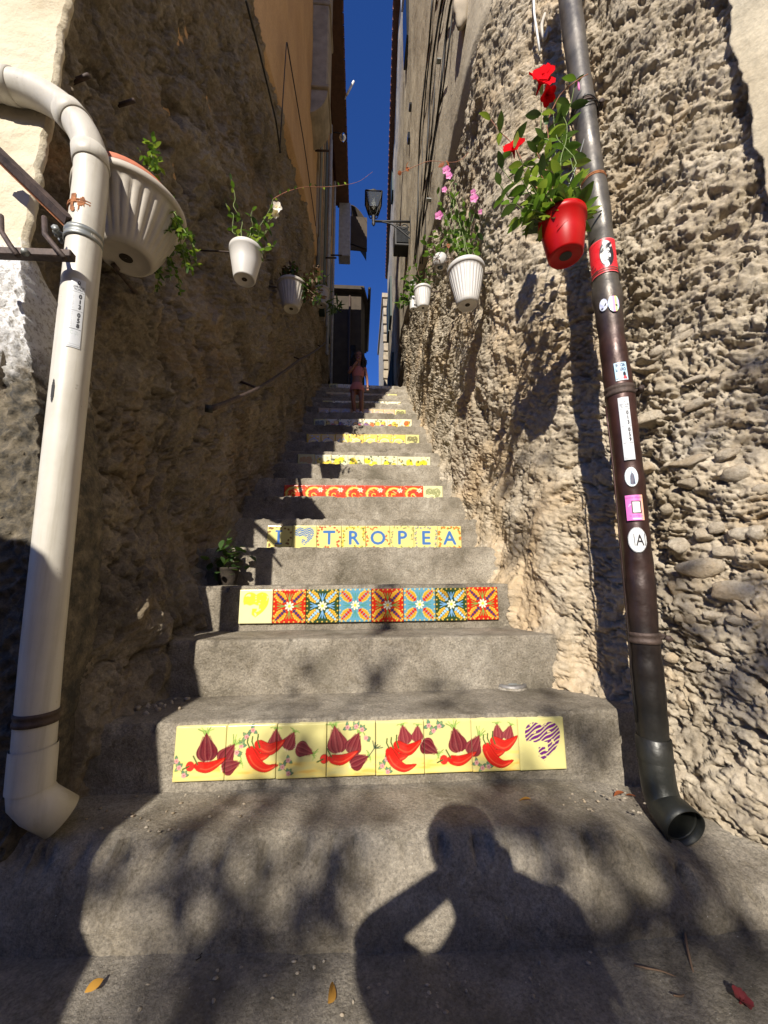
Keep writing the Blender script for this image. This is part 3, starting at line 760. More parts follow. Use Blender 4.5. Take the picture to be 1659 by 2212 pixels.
def dispR(S, Y, Z):
    near = sst(Y, 1.75, 1.45)                      # 1 on the face beside the pipe
    far = 1-near
    w1 = fbm(S*5, Z*5, 3, 201)*.06; w2 = fbm(S*5+9, Z*5+4, 3, 202)*.06
    SW, ZW = S+w1, Z+w2
    big = fbm(S*1.1, Z*1.0, 4, 21)*.10
    med = fbm(S*4.2+3, Z*4.5, 4, 22)*.045
    # eroded honeycomb tufa of the alley face: sharp crests round deep pits
    hard = sst(fbm(S*2.1, Z*2.1, 3, 8), -.35, .25)
    f1, f2 = worley(SW*24, ZW*21, 31)
    cell = -(np.clip(.50-f1, 0, 1)**1.1)*.026*(.25+.75*hard)
    rid = (ridged(SW*13, ZW*11, 5, 41, .62)-.45)*.013+(ridged(SW*34, ZW*30, 3, 42, .6)-.45)*.008
    tool = np.sin((S*.75+Z*.66)*2*math.pi/.052+fbm(S*5, Z*5, 2, 2)*2.6)*.0105*(.6+fbm(S*9, Z*9, 2, 4))
    tm = np.exp(-(((Y-2.05)/.45)**2+((Z-.55)/.55)**2)); tm2 = sst(fbm(S*1.4+9, Z*1.4, 2, 15), .15, .4)
    tm = np.clip(tm+.5*tm2*sst(Y, 1.7, 2.1), 0, 1)
    smooth = np.exp(-(((Y-1.62)/.14)**2+((Z-.25)/.40)**2))
    alley = (cell+rid)*(1-.7*smooth)*(1-.7*tm)+tool*tm+.045*smooth
    pits = -np.clip(ridged(S*7, Z*7, 4, 52)-.72, 0, 1)*.12*(1-smooth)
    # bedded conglomerate of the near face
    wy = Z+.06*fbm(S*3, Z*3, 3, 61)-.10*S+w2*.4
    bed = ridged(SW*4.2, wy*8, 6, 63, .64); bed2 = ridged(SW*16, wy*27, 4, 64, .62)
    cav = -sst(ridged(SW*5+2, wy*7, 5, 66, .6), .60, .90)*.032
    cav2 = -sst(ridged(SW*15+2, wy*19, 4, 68, .6), .58, .88)*.015
    cr = -np.exp(-np.abs(fbm(SW*4, wy*5.5, 5, 69, .6))/.022)*.020
    nearD = (bed-.4)*.022+(bed2-.4)*.012+cav+cav2+cr+.03
    d = big*(1-.3*near)+med+far*(alley+pits)+near*nearD
    d = d+fbm(S*26, Z*28, 4, 24, .68)*.009+fbm(S*70, Z*75, 3, 25, .7)*.0060
    d = d+near*.06*sst(Z, -.15, -.8)
    d = d-.035*np.exp(-((Y-1.34)/.09)**2)
    return d+fillet(Y, Z)*sst(Y, 1.2, 1.4)
def dispL(S, Y, Z):
    d = fbm(S*1.2+4, Z*.8, 4, 121)*.12+fbm(S*4.5, Z*3.2, 4, 122)*.05
    f1, f2 = worley(S*9+fbm(S*4,Z*4,2,3), Z*6.5, 131); d = d-np.clip(.42-f1, 0, 1)*.085*sst(fbm(S*1.8,Z*1.5,3,9), -.1, .35)
    g1, g2 = worley(S*24+fbm(S*9,Z*9,2,4), Z*22, 132); d = d-np.clip(.45-g1, 0, 1)*.028
    d = d-np.clip(ridged(S*3, Z*1.6, 4, 135)-.86, 0, 1)*.30
    # long vertical crack
    cy = 1.72+.05*np.sin(Z*3.1)+.03*np.sin(Z*9+1)+.06*(Z-.3)*.3
    d = d-.05*np.exp(-((Y-cy)/.014)**2)*sst(Z, -.3, 0)*sst(Z, 1.9, 1.5)
    # the slab with tool marks low on the near part, and a step back above it
    d = d+.05*sst(Z, .45, .25)*np.exp(-((Y-1.5)/.2)**2)+.03*sst(Z, .9, .7)*sst(Y, 1.9, 1.5)
    # square putlog holes
    for (hy, hz, w, h) in ((1.40,.12,.022,.016),(1.46,.04,.012,.012),(1.70,.80,.035,.045),(1.62,2.35,.05,.07)):
        d = d-.06*sst(np.maximum(np.abs(Y-hy)/w, np.abs(Z-hz)/h), 1.25, .9)
    d = d+fbm(S*26, Z*24, 4, 124, .62)*.012+fbm(S*75, Z*70, 3, 125)*.003
    d = d+(ridged(S*8+fbm(S*5,Z*5,3,5)*.5, Z*6, 5, 150, .65)-.45)*.044-np.exp(-np.abs(fbm(S*2.2, Z*1.6, 5, 151, .6))/.018)*.045
    for (hy, hz, rr) in ((2.0,2.9,.10),(1.75,2.15,.07),(2.6,3.2,.09),(1.5,1.7,.05),(1.35,-.05,.06),(2.3,1.3,.05),(3.1,2.6,.08)):
        d = d-.07*np.exp(-(((Y-hy)/rr)**2+((Z-hz)/(rr*1.5))**2)**2)
    d = d+.12*sst(Z, .25, -.2)*sst(Y, 2.3, 1.7)*sst(Y, 1.1, 1.3)
    d = d*sst(S, 0, .06)
    return d+fillet(Y, Z)
planR = smooth_plan(PR, 3, .0045, .0038, 1.4)
planL = smooth_plan(PL, 3, .005, .0046, 1.4)
low = lambda y: np.interp(y, [-3,1.0]+[RY[k] for k in range(1,22)]+[14], [GZ-.12,GZ-.12]+[T[k-1]-.14 for k in range(1,22)]+[T[21]-.14])
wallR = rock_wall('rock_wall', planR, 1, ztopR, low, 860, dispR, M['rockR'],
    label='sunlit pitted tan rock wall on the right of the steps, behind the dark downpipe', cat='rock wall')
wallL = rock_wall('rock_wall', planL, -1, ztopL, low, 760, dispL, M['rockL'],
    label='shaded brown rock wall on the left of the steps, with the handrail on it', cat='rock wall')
# paler rounded stones set in the right wall
def stone_mesh(seed):
    import bmesh
    bm = bmesh.new(); bmesh.ops.create_icosphere(bm, subdivisions=3, radius=1)
    r = random.Random(seed)
    pl = [(Vector((r.gauss(0,1), r.gauss(0,1), r.gauss(0,1))).normalized(), r.uniform(.55,.9)) for _ in range(9)]
    for v in bm.verts:
        for nn, d in pl:
            e = v.co.dot(nn)-d
            if e > 0: v.co -= nn*e*.85
        v.co *= 1+.05*math.sin(v.co.x*7+seed)*math.cos(v.co.z*6)
    me = bpy.data.meshes.new('stone'); bm.to_mesh(me); bm.free()
    me.polygons.foreach_set('use_smooth', np.ones(len(me.polygons), dtype=bool)); me.materials.append(M['stone']); return me
SM = [stone_mesh(s) for s in range(6)]
STN = [(1407,904,30,18),(1499,874,24,12),(1565,984,24,15),(1591,1024,28,24),(1487,998,34,17),(1495,1042,26,16),(1519,1156,17,17),(1547,1140,19,14),
 (1595,1156,26,17),(1635,1152,19,22),(1467,1180,19,22),(1511,1226,42,28),(1571,1196,26,18),(1583,1276,46,26),(1487,1336,23,17),(1595,1340,22,16),
 (1635,1332,24,18),(1559,1400,20,18),(1619,1416,30,18),(1575,1444,30,14),(1475,1516,18,18),(1535,1528,28,16),(1603,1500,30,18),(1643,1512,20,16),
 (1435,376,15,17),(1607,320,15,12),(1471,732,30,11),(1420,760,16,14),(1509,1440,20,13),(1460,1270,15,20),(1540,1330,18,12),(1450,1420,16,13),
 (1580,1690,42,30),(1530,1640,30,22),(1635,1650,26,30),(1510,1740,34,24),(1590,1770,44,26),(1640,1800,26,24),(1480,1670,18,16),(1560,1590,26,16),
 (1625,1590,26,18),(1500,1600,22,14),(1400,1010,12,16),(1440,1100,15,13),(1640,1060,18,15),(1420,560,14,10),(1540,560,16,9),(1610,690,20,10),(1500,820,20,9)]
for i, (px, py, a, b) in enumerate(STN):
    p = hitR(px, py, .02); dist = p.dot(cF); s = dist/FPX
    me = SM[i % 6]; o = bpy.data.objects.new('stone', me); C.objects.link(o); ORG[o.name] = p
    o.parent = wallR; o.location = p-ORG[wallR.name]
    o.scale = (b*s*.75, a*s*1.15, b*s*.92); o.rotation_euler = (random.uniform(-.3,.3), random.uniform(-.3,.3), .85+random.uniform(-.3,.3))

# concrete haunch at the foot of the right wall
hx = np.linspace(0, 1, 50); yy = np.linspace(1.22, -1.5, 140); HX, HY = np.meshgrid(hx, yy, indexing='ij')
xb = np.interp(HY, [p[1] for p in PR], [p[0] for p in PR])+.03; wdt = .30*sst(HY, 1.22, .85)+.03
X = xb-wdt*HX; Z = GZ+.035+.16*sst(HY, 1.25, .95)*(1-HX)**1.3+fbm(X*8, HY*8, 4, 91)*.012-.03*HX**4
mk('kerb', (np.stack([X.ravel(), HY.ravel(), Z.ravel()], 1), grid_faces(50, 140)), M['ground'], kind='structure')

# ------------------------------------------------------------------ buildings
def band(plan, side, zlo, zhi, nz, off, d, ymin, ymax, step=.06):
    S = [p for p in plan if ymin <= p[1] <= ymax]; out = [S[0]]
    for p in S[1:]:
        if p[2]-out[-1][2] >= step or p is S[-1]: out.append(p)
    P = np.array(out); n = len(P)
    tx = np.gradient(P[:,0]); ty = np.gradient(P[:,1]); L = np.hypot(tx, ty); s = 1 if side > 0 else -1
    nx_, ny_ = -ty/L*s, tx/L*s
    SS, t = np.meshgrid(P[:,2], np.linspace(0, 1, nz), indexing='ij')
    zl = zlo(P[:,1])[:,None]; Z = zl+(zhi-zl)*t
    D = off+d*fbm(SS*1.3, Z*1.0, 4, 33+side)+d*.15*fbm(SS*9, Z*5, 3, 34)
    D[:,0] -= .06                                     # the render turns back onto the rock
    V = np.stack([P[:,0:1]+nx_[:,None]*D, P[:,1:2]+ny_[:,None]*D, Z], -1).reshape(-1,3); F = grid_faces(n, nz)
    if side > 0: F = F[:, ::-1]
    return V, F
def prism(poly, z0, z1):
    n = len(poly); V = [(x,y,z0) for x, y in poly]+[(x,y,z1) for x, y in poly]
    return V, [tuple(range(n-1,-1,-1)), tuple(range(n,2*n))]+[(i,(i+1)%n,n+(i+1)%n,n+i) for i in range(n)]
bl = thing('building', 'tall orange plastered house standing on the rock, left of the strip of sky', 'building', (-2,1.1,GZ))
mk('core', prism([(-14,1.16),(-1.16,1.16),(-1.10,1.35),(-1.0,1.7),(-.93,2.3),(-.90,9.15),(-14,9.15)], GZ-.1, 10.1), M['orange'], bl, False)
mk('plaster_wall', band(planL, -1, lambda y: ztopL(y)-.06, 10.2, 110, .035, .03, 1.1, 9.2), M['orange'], bl)
br = thing('building', 'tall house with grey tan render and cables, right of the strip of sky', 'building', (2,1.5,GZ))
mk('core', prism([(14,-5),(5.0,-5),(3.9,-2.3),(2.4,-.3),(1.5,.95),(1.25,1.3),(1.0,1.9),(.93,3),(1.02,6),(1.2,9.25),(1.3,13.4),(14,13.4)], GZ-.1, 11.8), M['rplaster'], br, False)
mk('plaster_wall', band(planR, 1, lambda y: ztopR(y)-.08, 11.88, 130, .04, .035, -2.4, 13.5), M['rplaster'], br)
# eaves with roof tiles showing as a toothed edge
def eaves(parent, P0, P1, zz, inward, nt, wallx):
    P0 = Vector(P0); P1 = Vector(P1); d = (P1-P0); L = d.length; d.normalize(); s = 1 if inward > 0 else -1
    v, f = box(0, L, -.30, 0, -.05, .0)
    an = math.atan2(d.y, d.x)
    Mx = Matrix.Translation(P0+Vector((0,0,zz))) @ Matrix.Rotation(an, 4, 'Z')
    Q = Matrix.Scale(-1, 4, (0,1,0)) if s > 0 else Matrix.Identity(4)
    mk('eave_board', xform((v, f), Mx @ Q), M['brownwood'], parent, False)
    mk('roof', xform(box(-.1, L+.1, -3.2, -.10, .12, .16), Mx @ Q @ Matrix.Rotation(R(0), 4, 'X')), M['rooftile'], parent, False)
    V = []; F = []; nn = 7; Lt = .32
    for r_ in (.075, .060):
        for q in (0, 1):
            for j in range(nn+1):
                a = math.pi*j/nn; V.append((r_*math.cos(a), q*Lt, r_*math.sin(a)))
    for j in range(nn):
        F += [(j, j+1, nn+2+j, nn+1+j), (2*nn+2+j, 3*nn+3+j, 3*nn+4+j, 2*nn+3+j), (j, 2*nn+2+j, 2*nn+3+j, j+1)]
    first = None
    for i in range(nt):
        p = P0+d*(L*(i+.5)/nt)+Vector((0,0,zz+.0+random.uniform(-.008,.008)))
        if first is None:
            first = mk('roof_tile', (V, F), M['rooftile'], parent, base=(0,0,0)); o = first
        else: o = dup(first, p, parent)
        o.location = p+Vector((-.02 if s < 0 else .02, 0, 0))-ORG[parent.name]
        o.rotation_euler = (0, 0, (math.pi/2 if s > 0 else -math.pi/2)+random.uniform(-.03,.03))
eaves(bl, (-.36,2.0,0), (-.35,9.15,0), 10.25, 1, 44, -.72)
eaves(br, (.60,4.6,0), (1.01,13.6,0), 11.95, -1, 56, .8)
# left: corbelled stone shaft, pipe elbow, iron brackets, shutters
mk('stone_shaft', box(-.80,-.48,4.35,4.85,6.85,10.2,.02), M['grey_stone'], bl, False)
mk('stone_ledge', box(-.80,-.455,4.32,4.9,6.80,6.86,.01), M['grey_stone'], bl, False)
mk('stone_ledge', box(-.80,-.46,4.33,4.88,8.35,8.42,.01), M['grey_stone'], bl, False)
cb = []
for i in range(9):
    a = i/8*math.pi/2; cb.append((-.78+.30*math.cos(a)*1.0, 6.80-.42*math.sin(a)))
V = [(x, y, z) for y in (4.36, 4.84) for x, z in [(-.80,6.80)]+cb]; nq = len(cb)+1
mk('corbel', (V, [tuple(range(nq)), tuple(range(2*nq-1, nq-1, -1))]+[(i, nq+i, nq+(i+1)%nq, (i+1)%nq) for i in range(nq)]), M['grey_stone'], bl, False)
for (y0, y1, z0, z1, mt, nm, pr) in ((6.2,6.6,4.9,8.6,'greenwood','shutter',.05),(5.3,5.5,5.4,8.2,'brownwood','shutter',.045),(7.3,7.9,5.2,7.2,'greenwood','shutter',.05),
        (7.2,7.7,7.8,9.4,'brownwood','shutter',.05),(5.6,6.1,8.4,9.7,'darkglass','window',.03),(8.3,8.8,4.6,6.6,'darkglass','window',.03)):
    o = mk(nm, box(Xl(y0)-.03, Xl(y0)+pr+.03, y0, y1, z0, z1, .006), M[mt], bl, False)
    if nm == 'shutter':
        for i in range(int((z1-z0)/.09)): pass
    mk('window_surround', merge([box(Xl(y0)-.03, Xl(y0)+.065, y0-.09, y0-.004, z0-.08, z1+.08), box(Xl(y0)-.03, Xl(y0)+.065, y1+.004, y1+.09, z0-.08, z1+.08),
        box(Xl(y0)-.03, Xl(y0)+.065, y0-.002, y1+.002, z1+.004, z1+.08)]), M['grey_stone'], bl, False)
for (y, z, l) in ((5.0,6.6,.16),(6.4,6.0,.2),(7.6,7.2,.24)):
    mk('iron_bracket', tube([(-.74,y,z),(-.74+l+.08,y,z+.01)], .016, 6), M['iron'], bl)
mk('wall_pipe', tube([(-.68,5.6,10.0),(-.55,5.4,9.4),(-.66,5.3,9.05),(-.68,5.4,4.9)], .035, 8), M['galv'], bl)
for (y, z0, z1) in ((6.9,4.9,9.8),(7.05,4.4,9.6),(8.2,4.2,9.9)):
    mk('downpipe', tube([(-.66,y,z0),(-.66,y,z1)], .03, 8), M['greybox'], bl)
mk('cable', tube([onX(620,92,-.69), onX(655,300,-.69), onX(664,360,-.69), onX(682,488,-.69)], .006, 5), M['black'], bl)
mk('cable', tube([onX(619,92,-.69), onX(612,200,-.69), onX(604,330,-.69)], .005, 5), M['black'], bl)
mk('cable', tube([onX(531,0,-.69), onX(560,110,-.69), onX(596,260,-.69), onX(606,330,-.69)], .007, 5), M['black'], bl)
# right: windows and fittings
for (px0, py0, px1, py1, nm, mt) in ((884,-60,878,172,'shutter','darkglass'),(893,219,890,244,'vent','darkglass'),(853,356,846,445,'shutter','greenwood'),(862,60,858,-20,'window','darkglass'),
        (876,-120,874,20,'window_surround','whitepaint'),(889,280,887,318,'vent','darkglass')):
    A = hitR(px0, py0, .03); B = hitR(px1, py1, .03); z0, z1 = sorted((A.z, B.z)); y = (A.y+B.y)/2
    w = .05 if nm == 'vent' else .22
    x = Xr(y)
    mk(nm, box(x-.085, x+.05, y-w, y+w, z0, z1, .006), M[mt], br, False)
for i, (ax, bx, off) in enumerate(((936,893,.055),(944,897,.05),(958,900,.06),(968,903,.05),(985,906,.055),(992,909,.05))):
    P = []
    for t in np.linspace(0, 1, 15):
        px = ax+(bx-ax)*t**.8+3*math.sin(t*9+i); py = -30+(600)*t
        p = hitR(px, py, off+.012*math.sin(t*17+i*2)); P.append(p)
    mk('cable', tube(P, .007 if i % 2 else .010, 6), M['black'], br)
for (px, py) in ((948,132),(925,432)):
    p = hitR(px, py, .06); mk('cable_clip', box(p.x-.02, p.x+.06, p.y-.02, p.y+.02, p.z-.006, p.z+.006, .002), M['galv'], br, False)
p = hitR(990, 30, .1)
import bmesh
def blob(c, r, seed=0, sub=3, amp=.12):
    bm = bmesh.new(); bmesh.ops.create_icosphere(bm, subdivisions=sub, radius=1)
    V = []
    for v in bm.verts:
        q = v.co.normalized(); k = 1+amp*math.sin(q.x*5+seed)*math.cos(q.y*4+seed*2)+amp*.6*math.sin(q.z*9+seed)
        V.append((c[0]+q.x*r[0]*k, c[1]+q.y*r[1]*k, c[2]+q.z*r[2]*k))
    F = [tuple(v.index for v in f.verts) for f in bm.faces]; bm.free(); return V, F
mk('wall_boss', blob((p.x+.02, p.y, p.z+.05), (.06,.05,.17), 3), M['grey_stone'], br)
# cream render on the near right corner of the wall
nu, nv = 90, 240
U, ZZ = np.meshgrid(np.linspace(0, 1, nu), np.linspace(.7, 3.6, nv), indexing='ij')
EP = [hitR(px, py, .085) for px, py in ((1690,560),(1659,420),(1632,290),(1600,170),(1572,30),(1545,-120))]
edge = np.interp(ZZ, [p.z for p in EP], [p.y for p in EP])+fbm(ZZ*5, ZZ*0, 3, 7)*.018+fbm(ZZ*26, ZZ*0+2, 3, 8)*.008
YY = edge-(edge+2.2)*np.clip((U-.06)/.94, 0, 1)**1.6
XX = np.interp(YY, [p[1] for p in PR], [p[0] for p in PR])-.085-.014*fbm(YY*6, ZZ*6, 4, 9)
XX = XX+.14*np.clip(1-U/.06, 0, 1)**1.3
mk('cream_render', (np.stack([XX.ravel(), YY.ravel(), ZZ.ravel()], 1), grid_faces(nu, nv)), M['cream'], br)
# houses beyond the top of the steps
M['darkhouse'] = simple('dark_brown_render', (.045,.033,.022), .9, var=.3, sc=4)  # one even dark brown for the far house and the awning
b2 = thing('building', 'low dark house at the far top of the steps, left of the sky', 'building', (-1.5,12,3.59))
mk('wall', prism([(-4,11.6),(.02,11.6),(.15,12.2),(.15,15),(-4,15)], 3.5, 9.55), M['darkhouse'], b2, False)
mk('roof', prism([(-4,11.4),(.12,11.4),(.27,12.1),(.27,15.1),(-4,15.1)], 9.55, 9.68), M['darkhouse'], b2, False)
for (x, r_) in ((-.36,.035),): mk('downpipe', tube([(x,11.55,3.6),(x,11.55,9.4)], r_, 8), M['iron'], b2)
mk('window', box(-.33,-.15,11.56,11.62,6.2,7.6,.01), M['darkglass'], b2, False)
mk('gutter', tube([(.30,11.4,9.6),(.30,15,9.6)], .05, 8), M['black'], b2)
for (y, z) in ((10,5),(10.6,8),(12,5.6),(12.2,8.6)): mk('shutter', box(Xr(y)-.10, Xr(y)+.03, y, y+.7, z, z+1.4, .01), M['greenwood'], br, False)
b4 = thing('building', 'pale sunlit tower house far up, with toothed corner stones against the sky', 'building', (3,15,3.59))
mk('wall', prism([(1.0,14.8),(6,14.8),(6,19),(1.0,19)], 3.4, 12.0), M['cream'], b4, False)
mk('cornice', box(.93,6.05,14.72,19.1,12.0,12.2), M['grey_stone'], b4, False)
q0 = None
for i in range(20):
    w = .03 if i % 2 else .012
    mk('quoin', box(1.0-w, 1.3, 14.74-w*.3, 14.9, 3.6+i*.42, 3.6+i*.42+.34, .01), M['grey_stone'], b4, False)
# ------------------------------------------------------------------ cream front of the left house, next to the white pipe
cf = thing('house_front', 'sunlit cream plaster house front behind the white downpipe, mouldy and peeling below', 'house front', (-2,1.07,GZ))
nu, nv = 120, 620
U, Z = np.meshgrid(np.linspace(0, 1, nu), np.linspace(GZ-.05, 4.4, nv), indexing='ij')
edge = -1.025+fbm(Z*3, Z*0, 4, 11)*.016+fbm(Z*16, Z*0+3, 4, 12)*.010+np.interp(Z, [-.8,-.3,.2,.6,.9,1.05], [.19,.18,.16,.075,.015,0])
f = np.clip(U/.94, 0, 1)
X = edge-(1-f)**3*3.9; rough = sst(Z, 1.0, .8)
Y = 1.07-.02*fbm(X*4, Z*4, 4, 13)-.012*fbm(X*22, Z*22, 5, 14, .65)*(.3+1.0*rough)+.03*sst(Z, .75, .6)-.012*sst(ridged(X*20, Z*20, 3, 18), .5, .8)*rough
tb = np.clip((U-.94)/.06, 0, 1); Y = Y+(.035+.22*sst(Z, 1.02, .8))*tb; X = X+.012*np.sin(tb*math.pi)
m_, nt, b = newmat('peeling_limewash'); co = coords(nt)
sep = N(nt, 'ShaderNodeSeparateXYZ'); nt.links.new(co, sep.inputs[0])
nz1 = noise(nt, co, 7, 7, .7); ad = N(nt, 'ShaderNodeMath', operation='MULTIPLY_ADD'); nt.links.new(nz1, ad.inputs[0]); ad.inputs[1].default_value = .55; nt.links.new(sep.outputs[2], ad.inputs[2])
cr = ramp(nt, noise(nt, co, 3, 7, .65), [(.3, (.46,.38,.25)), (.6, (.58,.52,.39))])
wh = ramp(nt, noise(nt, co, 60, 5, .8), [(.4, (.30,.28,.25)), (.5, (.62,.62,.62))])
mo = ramp(nt, noise(nt, co, 20, 8, .75), [(.4, (.035,.032,.026)), (.55, (.11,.09,.06)), (.75, (.24,.20,.14))])
mr = N(nt, 'ShaderNodeMapRange'); mr.inputs[1].default_value = 1.20; mr.inputs[2].default_value = 1.26; nt.links.new(ad.outputs[0], mr.inputs[0])
mr2 = N(nt, 'ShaderNodeMapRange'); mr2.inputs[1].default_value = .84; mr2.inputs[2].default_value = 1.0; nt.links.new(ad.outputs[0], mr2.inputs[0])
c_ = mixc(nt, mr2.outputs[0], mo, wh); c_ = mixc(nt, mr.outputs[0], c_, cr)
nt.links.new(c_, b.inputs['Base Color']); b.inputs['Roughness'].default_value = .9
h = bump(nt, b, noise(nt, co, 30, 7, .7), .6, .015); bump(nt, b, noise(nt, co, 110, 4, .7), .5, .004, h)
mk('plaster_wall', (np.stack([X.ravel(), Y.ravel(), Z.ravel()], 1), grid_faces(nu, nv)), m_, cf)
mk('core', box(-5,-1.12,1.14,1.30,GZ,10.1), M['cream'], cf, False)

# ------------------------------------------------------------------ white downpipe
def YW(py): return float(np.interp(py, [300,1700], [1.03,1.10]))
def onW(px, py): return onY(px, py, YW(py))
WP = [onW(-160,176), onW(-40,178), onW(20,186), onW(70,198), onW(118,222), onW(158,256), onW(186,300), onW(197,345), onW(196,400),
      onW(180,530), onW(137,960), onW(92,1400), onW(78,1560), onW(68,1680)]
wp = thing('downpipe', 'thick white plastic downpipe bending in from the left edge, pale sticker on it', 'downpipe', onW(68,1700))
r = .044
mk('pipe', tube(catmull(WP[:9], 6)+[WP[8].lerp(WP[10], i/8) for i in range(1, 8)]+[Vector(p) for p in WP[10:]], r, 40, False), M['whitepipe'], wp)
for (px, py, rr, L) in ((20,186,.047,.045),(158,256,.0475,.05),(196,345,.048,.055)):
    q = onW(px, py); i = min(range(len(WP)), key=lambda j: (WP[j]-q).length); d = (WP[min(i+1, 13)]-WP[max(0, i-1)]).normalized()
    mk('collar', tube([q-d*L*.5, q-d*L*.48, q+d*L*.48, q+d*L*.5], [rr-.003, rr, rr, rr-.003], 40, False), M['whitepipe'], wp)
def ring(parent, q, d, rr, L, mat, nm='clamp', lugdir=None):
    d = Vector(d).normalized(); V = []
    mk(nm, tube([q-d*L*.5, q-d*L*.49, q-d*L*.2, q-d*L*.12, q+d*L*.12, q+d*L*.2, q+d*L*.49, q+d*L*.5], [rr-.004, rr, rr, rr-.002, rr-.002, rr, rr, rr-.004], 36, False), mat, parent)
    if lugdir:
        l = Vector(lugdir).normalized(); p = q+l*(rr+.012); s = d.cross(l)
        mk('clamp_screw', merge([tube([p-s*.02, p+s*.02], .005, 8), tube([p-s*.026, p-s*.018], .010, 6), tube([p+s*.018, p+s*.026], .010, 6),
            tube([q+l*rr*.9-s*.006, p+l*.012-s*.006], .006, 4), tube([q+l*rr*.9+s*.006, p+l*.012+s*.006], .006, 4)]), mat, parent)
dW = (WP[9]-WP[11]).normalized()
ring(wp, onW(187,462), dW, r+.002, .012, M['rust'], 'rusted_ring')
ring(wp, onW(181,520), dW, r+.004, .034, M['galv'], 'clamp', (-1,-.3,0))
ring(wp, onW(79,1548), (0,.0,1), r+.003, .030, M['iron'], 'clamp')
mk('pipe_joint', tube([onW(74,1610), onW(72,1632), onW(66,1700)], [r+.004, r+.0045, r+.0045], 40, False), M['whitepipe'], wp)
e0 = onW(66,1700); 
def shell(pts, r0, n=40, th=.004):
    a = tube(pts, r0, n, False); b = tube(pts, [q-th for q in (r0 if hasattr(r0,'__len__') else [r0]*len(pts))], n, False)
    V = a[0]+b[0]; k = len(a[0]); F = list(a[1])+[tuple(k+i for i in reversed(f)) for f in b[1]]; m_ = len(pts)-1
    F += [(m_*n+j, m_*n+(j+1) % n, k+m_*n+(j+1) % n, k+m_*n+j) for j in range(n)]
    return V, F
mk('outlet_elbow', shell([e0+Vector((0,0,.01)), e0, e0+Vector((.003,.0,-.018)), e0+Vector((.018,.012,-.045)), e0+Vector((.055,.040,-.088))], [r+.001, r+.002, r+.003, r+.003, r+.003], 40), M['whitepipe'], wp)
# rust stain patch and a torn slit in the pipe
def wrap(name, parent, A, B, rad, ang0, ang1, t0, t1, img, mat, n=(40,60), label=None, shape=None):
    """flat print wrapped on the round pipe between A (top) and B (bottom)"""
    A = Vector(A); B = Vector(B); d = (B-A).normalized(); mid = A.lerp(B, (t0+t1)/2)
    f = -Vector((mid.x, mid.y, 0)).normalized(); f = (f-d*f.dot(d)).normalized(); s = d.cross(f)      # f faces the viewer's side of the street
    if s.x < 0: s = -s
    nu, nv = n; U, Vv = np.meshgrid(np.linspace(0,1,nu), np.linspace(0,1,nv), indexing='ij')
    a = ang0+(ang1-ang0)*U; t = t0+(t1-t0)*Vv; L = (B-A).length
    P = np.array(A)+np.outer((t*L).ravel(), np.array(d)); P = P+np.outer((np.cos(a)*rad).ravel(), np.array(f))+np.outer((np.sin(a)*rad).ravel(), np.array(s))
    H, W = img.shape[:2]
    col = img[np.clip((Vv*H).astype(int),0,H-1), np.clip((U*W).astype(int),0,W-1)].reshape(-1,3)
    F = grid_faces(nu, nv)
    if shape is not None:
        ok = shape(U.ravel(), Vv.ravel()); F = F[ok[F].all(1)]
    return mk(name, (P, F), mat, parent, col=col, label=label)
def plate(num, dots=False):
    c = Canvas(1, 4.6, 44, (.52,.54,.56)); K = (.02,.02,.025)
    c.ell(.55,.28,.10,.13,K); c.ell(.55,.26,.04,.05,(.7,.7,.7)); c.line([(.45,.40),(.65,.40)],.03,K)
    c.text('COMUNE DI', .52, .56, .13, K, sx=.75, bold=.006); c.text('TROPEA', .52, .74, .13, K, sx=.9, bold=.006); c.line([(.12,.90),(.95,.90)], .025, K)
    for i, ch in enumerate('013'): c.text(ch, .72, 1.16+i*.36, .28, K, bold=.028)
    for i, ch in enumerate('IMPIANTO'): c.text(ch, .27, 1.05+i*.135, .085, (.2,.2,.2))
    c.line([(.12,2.16),(.95,2.16)], .025, K)
    for i, ch in enumerate(num): c.text(ch, .72, 2.42+i*.36, .28, K, bold=.028)
    for i, ch in enumerate('SOSTEGNO'): c.text(ch, .27, 2.3+i*.135, .085, (.2,.2,.2))
    c.line([(.12,3.38),(.95,3.38)], .025, K)
    c.line([(.38+.12*math.cos(a), 3.62+.10*math.sin(a)) for a in np.linspace(1,5.3,12)], .035, (.35,.42,.38)); c.text('city', .66, 3.54, .10, (.3,.35,.33)); c.text('light', .66, 3.69, .11, (.3,.35,.33))
    c.line([(.1,4.38),(.95,4.38),(.95,4.5),(.1,4.5),(.1,4.38)], .012, K)
    return c.out()
A, B = WP[9], WP[10]; L = (B-A).length
def tfrac(py, A, B, Y, px):
    q = onW(px, py); return (q-A).dot((B-A).normalized())/(B-A).length
t0 = tfrac(622, A, B, 1.05, 160); t1 = tfrac(765, A, B, 1.05, 152)
wrap('sticker', wp, A, B, r+.0018, -.42, .30, t0, t1, plate('058'), M['sticker'], (44, 200), 'white number sticker reading 013 058')
c = Canvas(1,1,30,(.34,.15,.05)); 
wrap('rust_patch', wp, A, B, r+.0015, -1.0, .2, tfrac(448,A,B,1.05,185), tfrac(520,A,B,1.05,182), c.out(), M['rust'], (30,30), None,
     lambda U, V: (fbm(U*3.3, V*2.5, 4, 5) > .02+.9*np.abs(V-.25)+.6*U-.35))
wrap('torn_slit', wp, A, B, r+.0016, -.95, -.72, tfrac(832,A,B,1.05,120), tfrac(885,A,B,1.05,120), c.out(), M['black'], (10,30), None,
     lambda U, V: (np.abs(U-.5) < .5*np.sin(np.clip(V,0,1)*3.1)**.7))
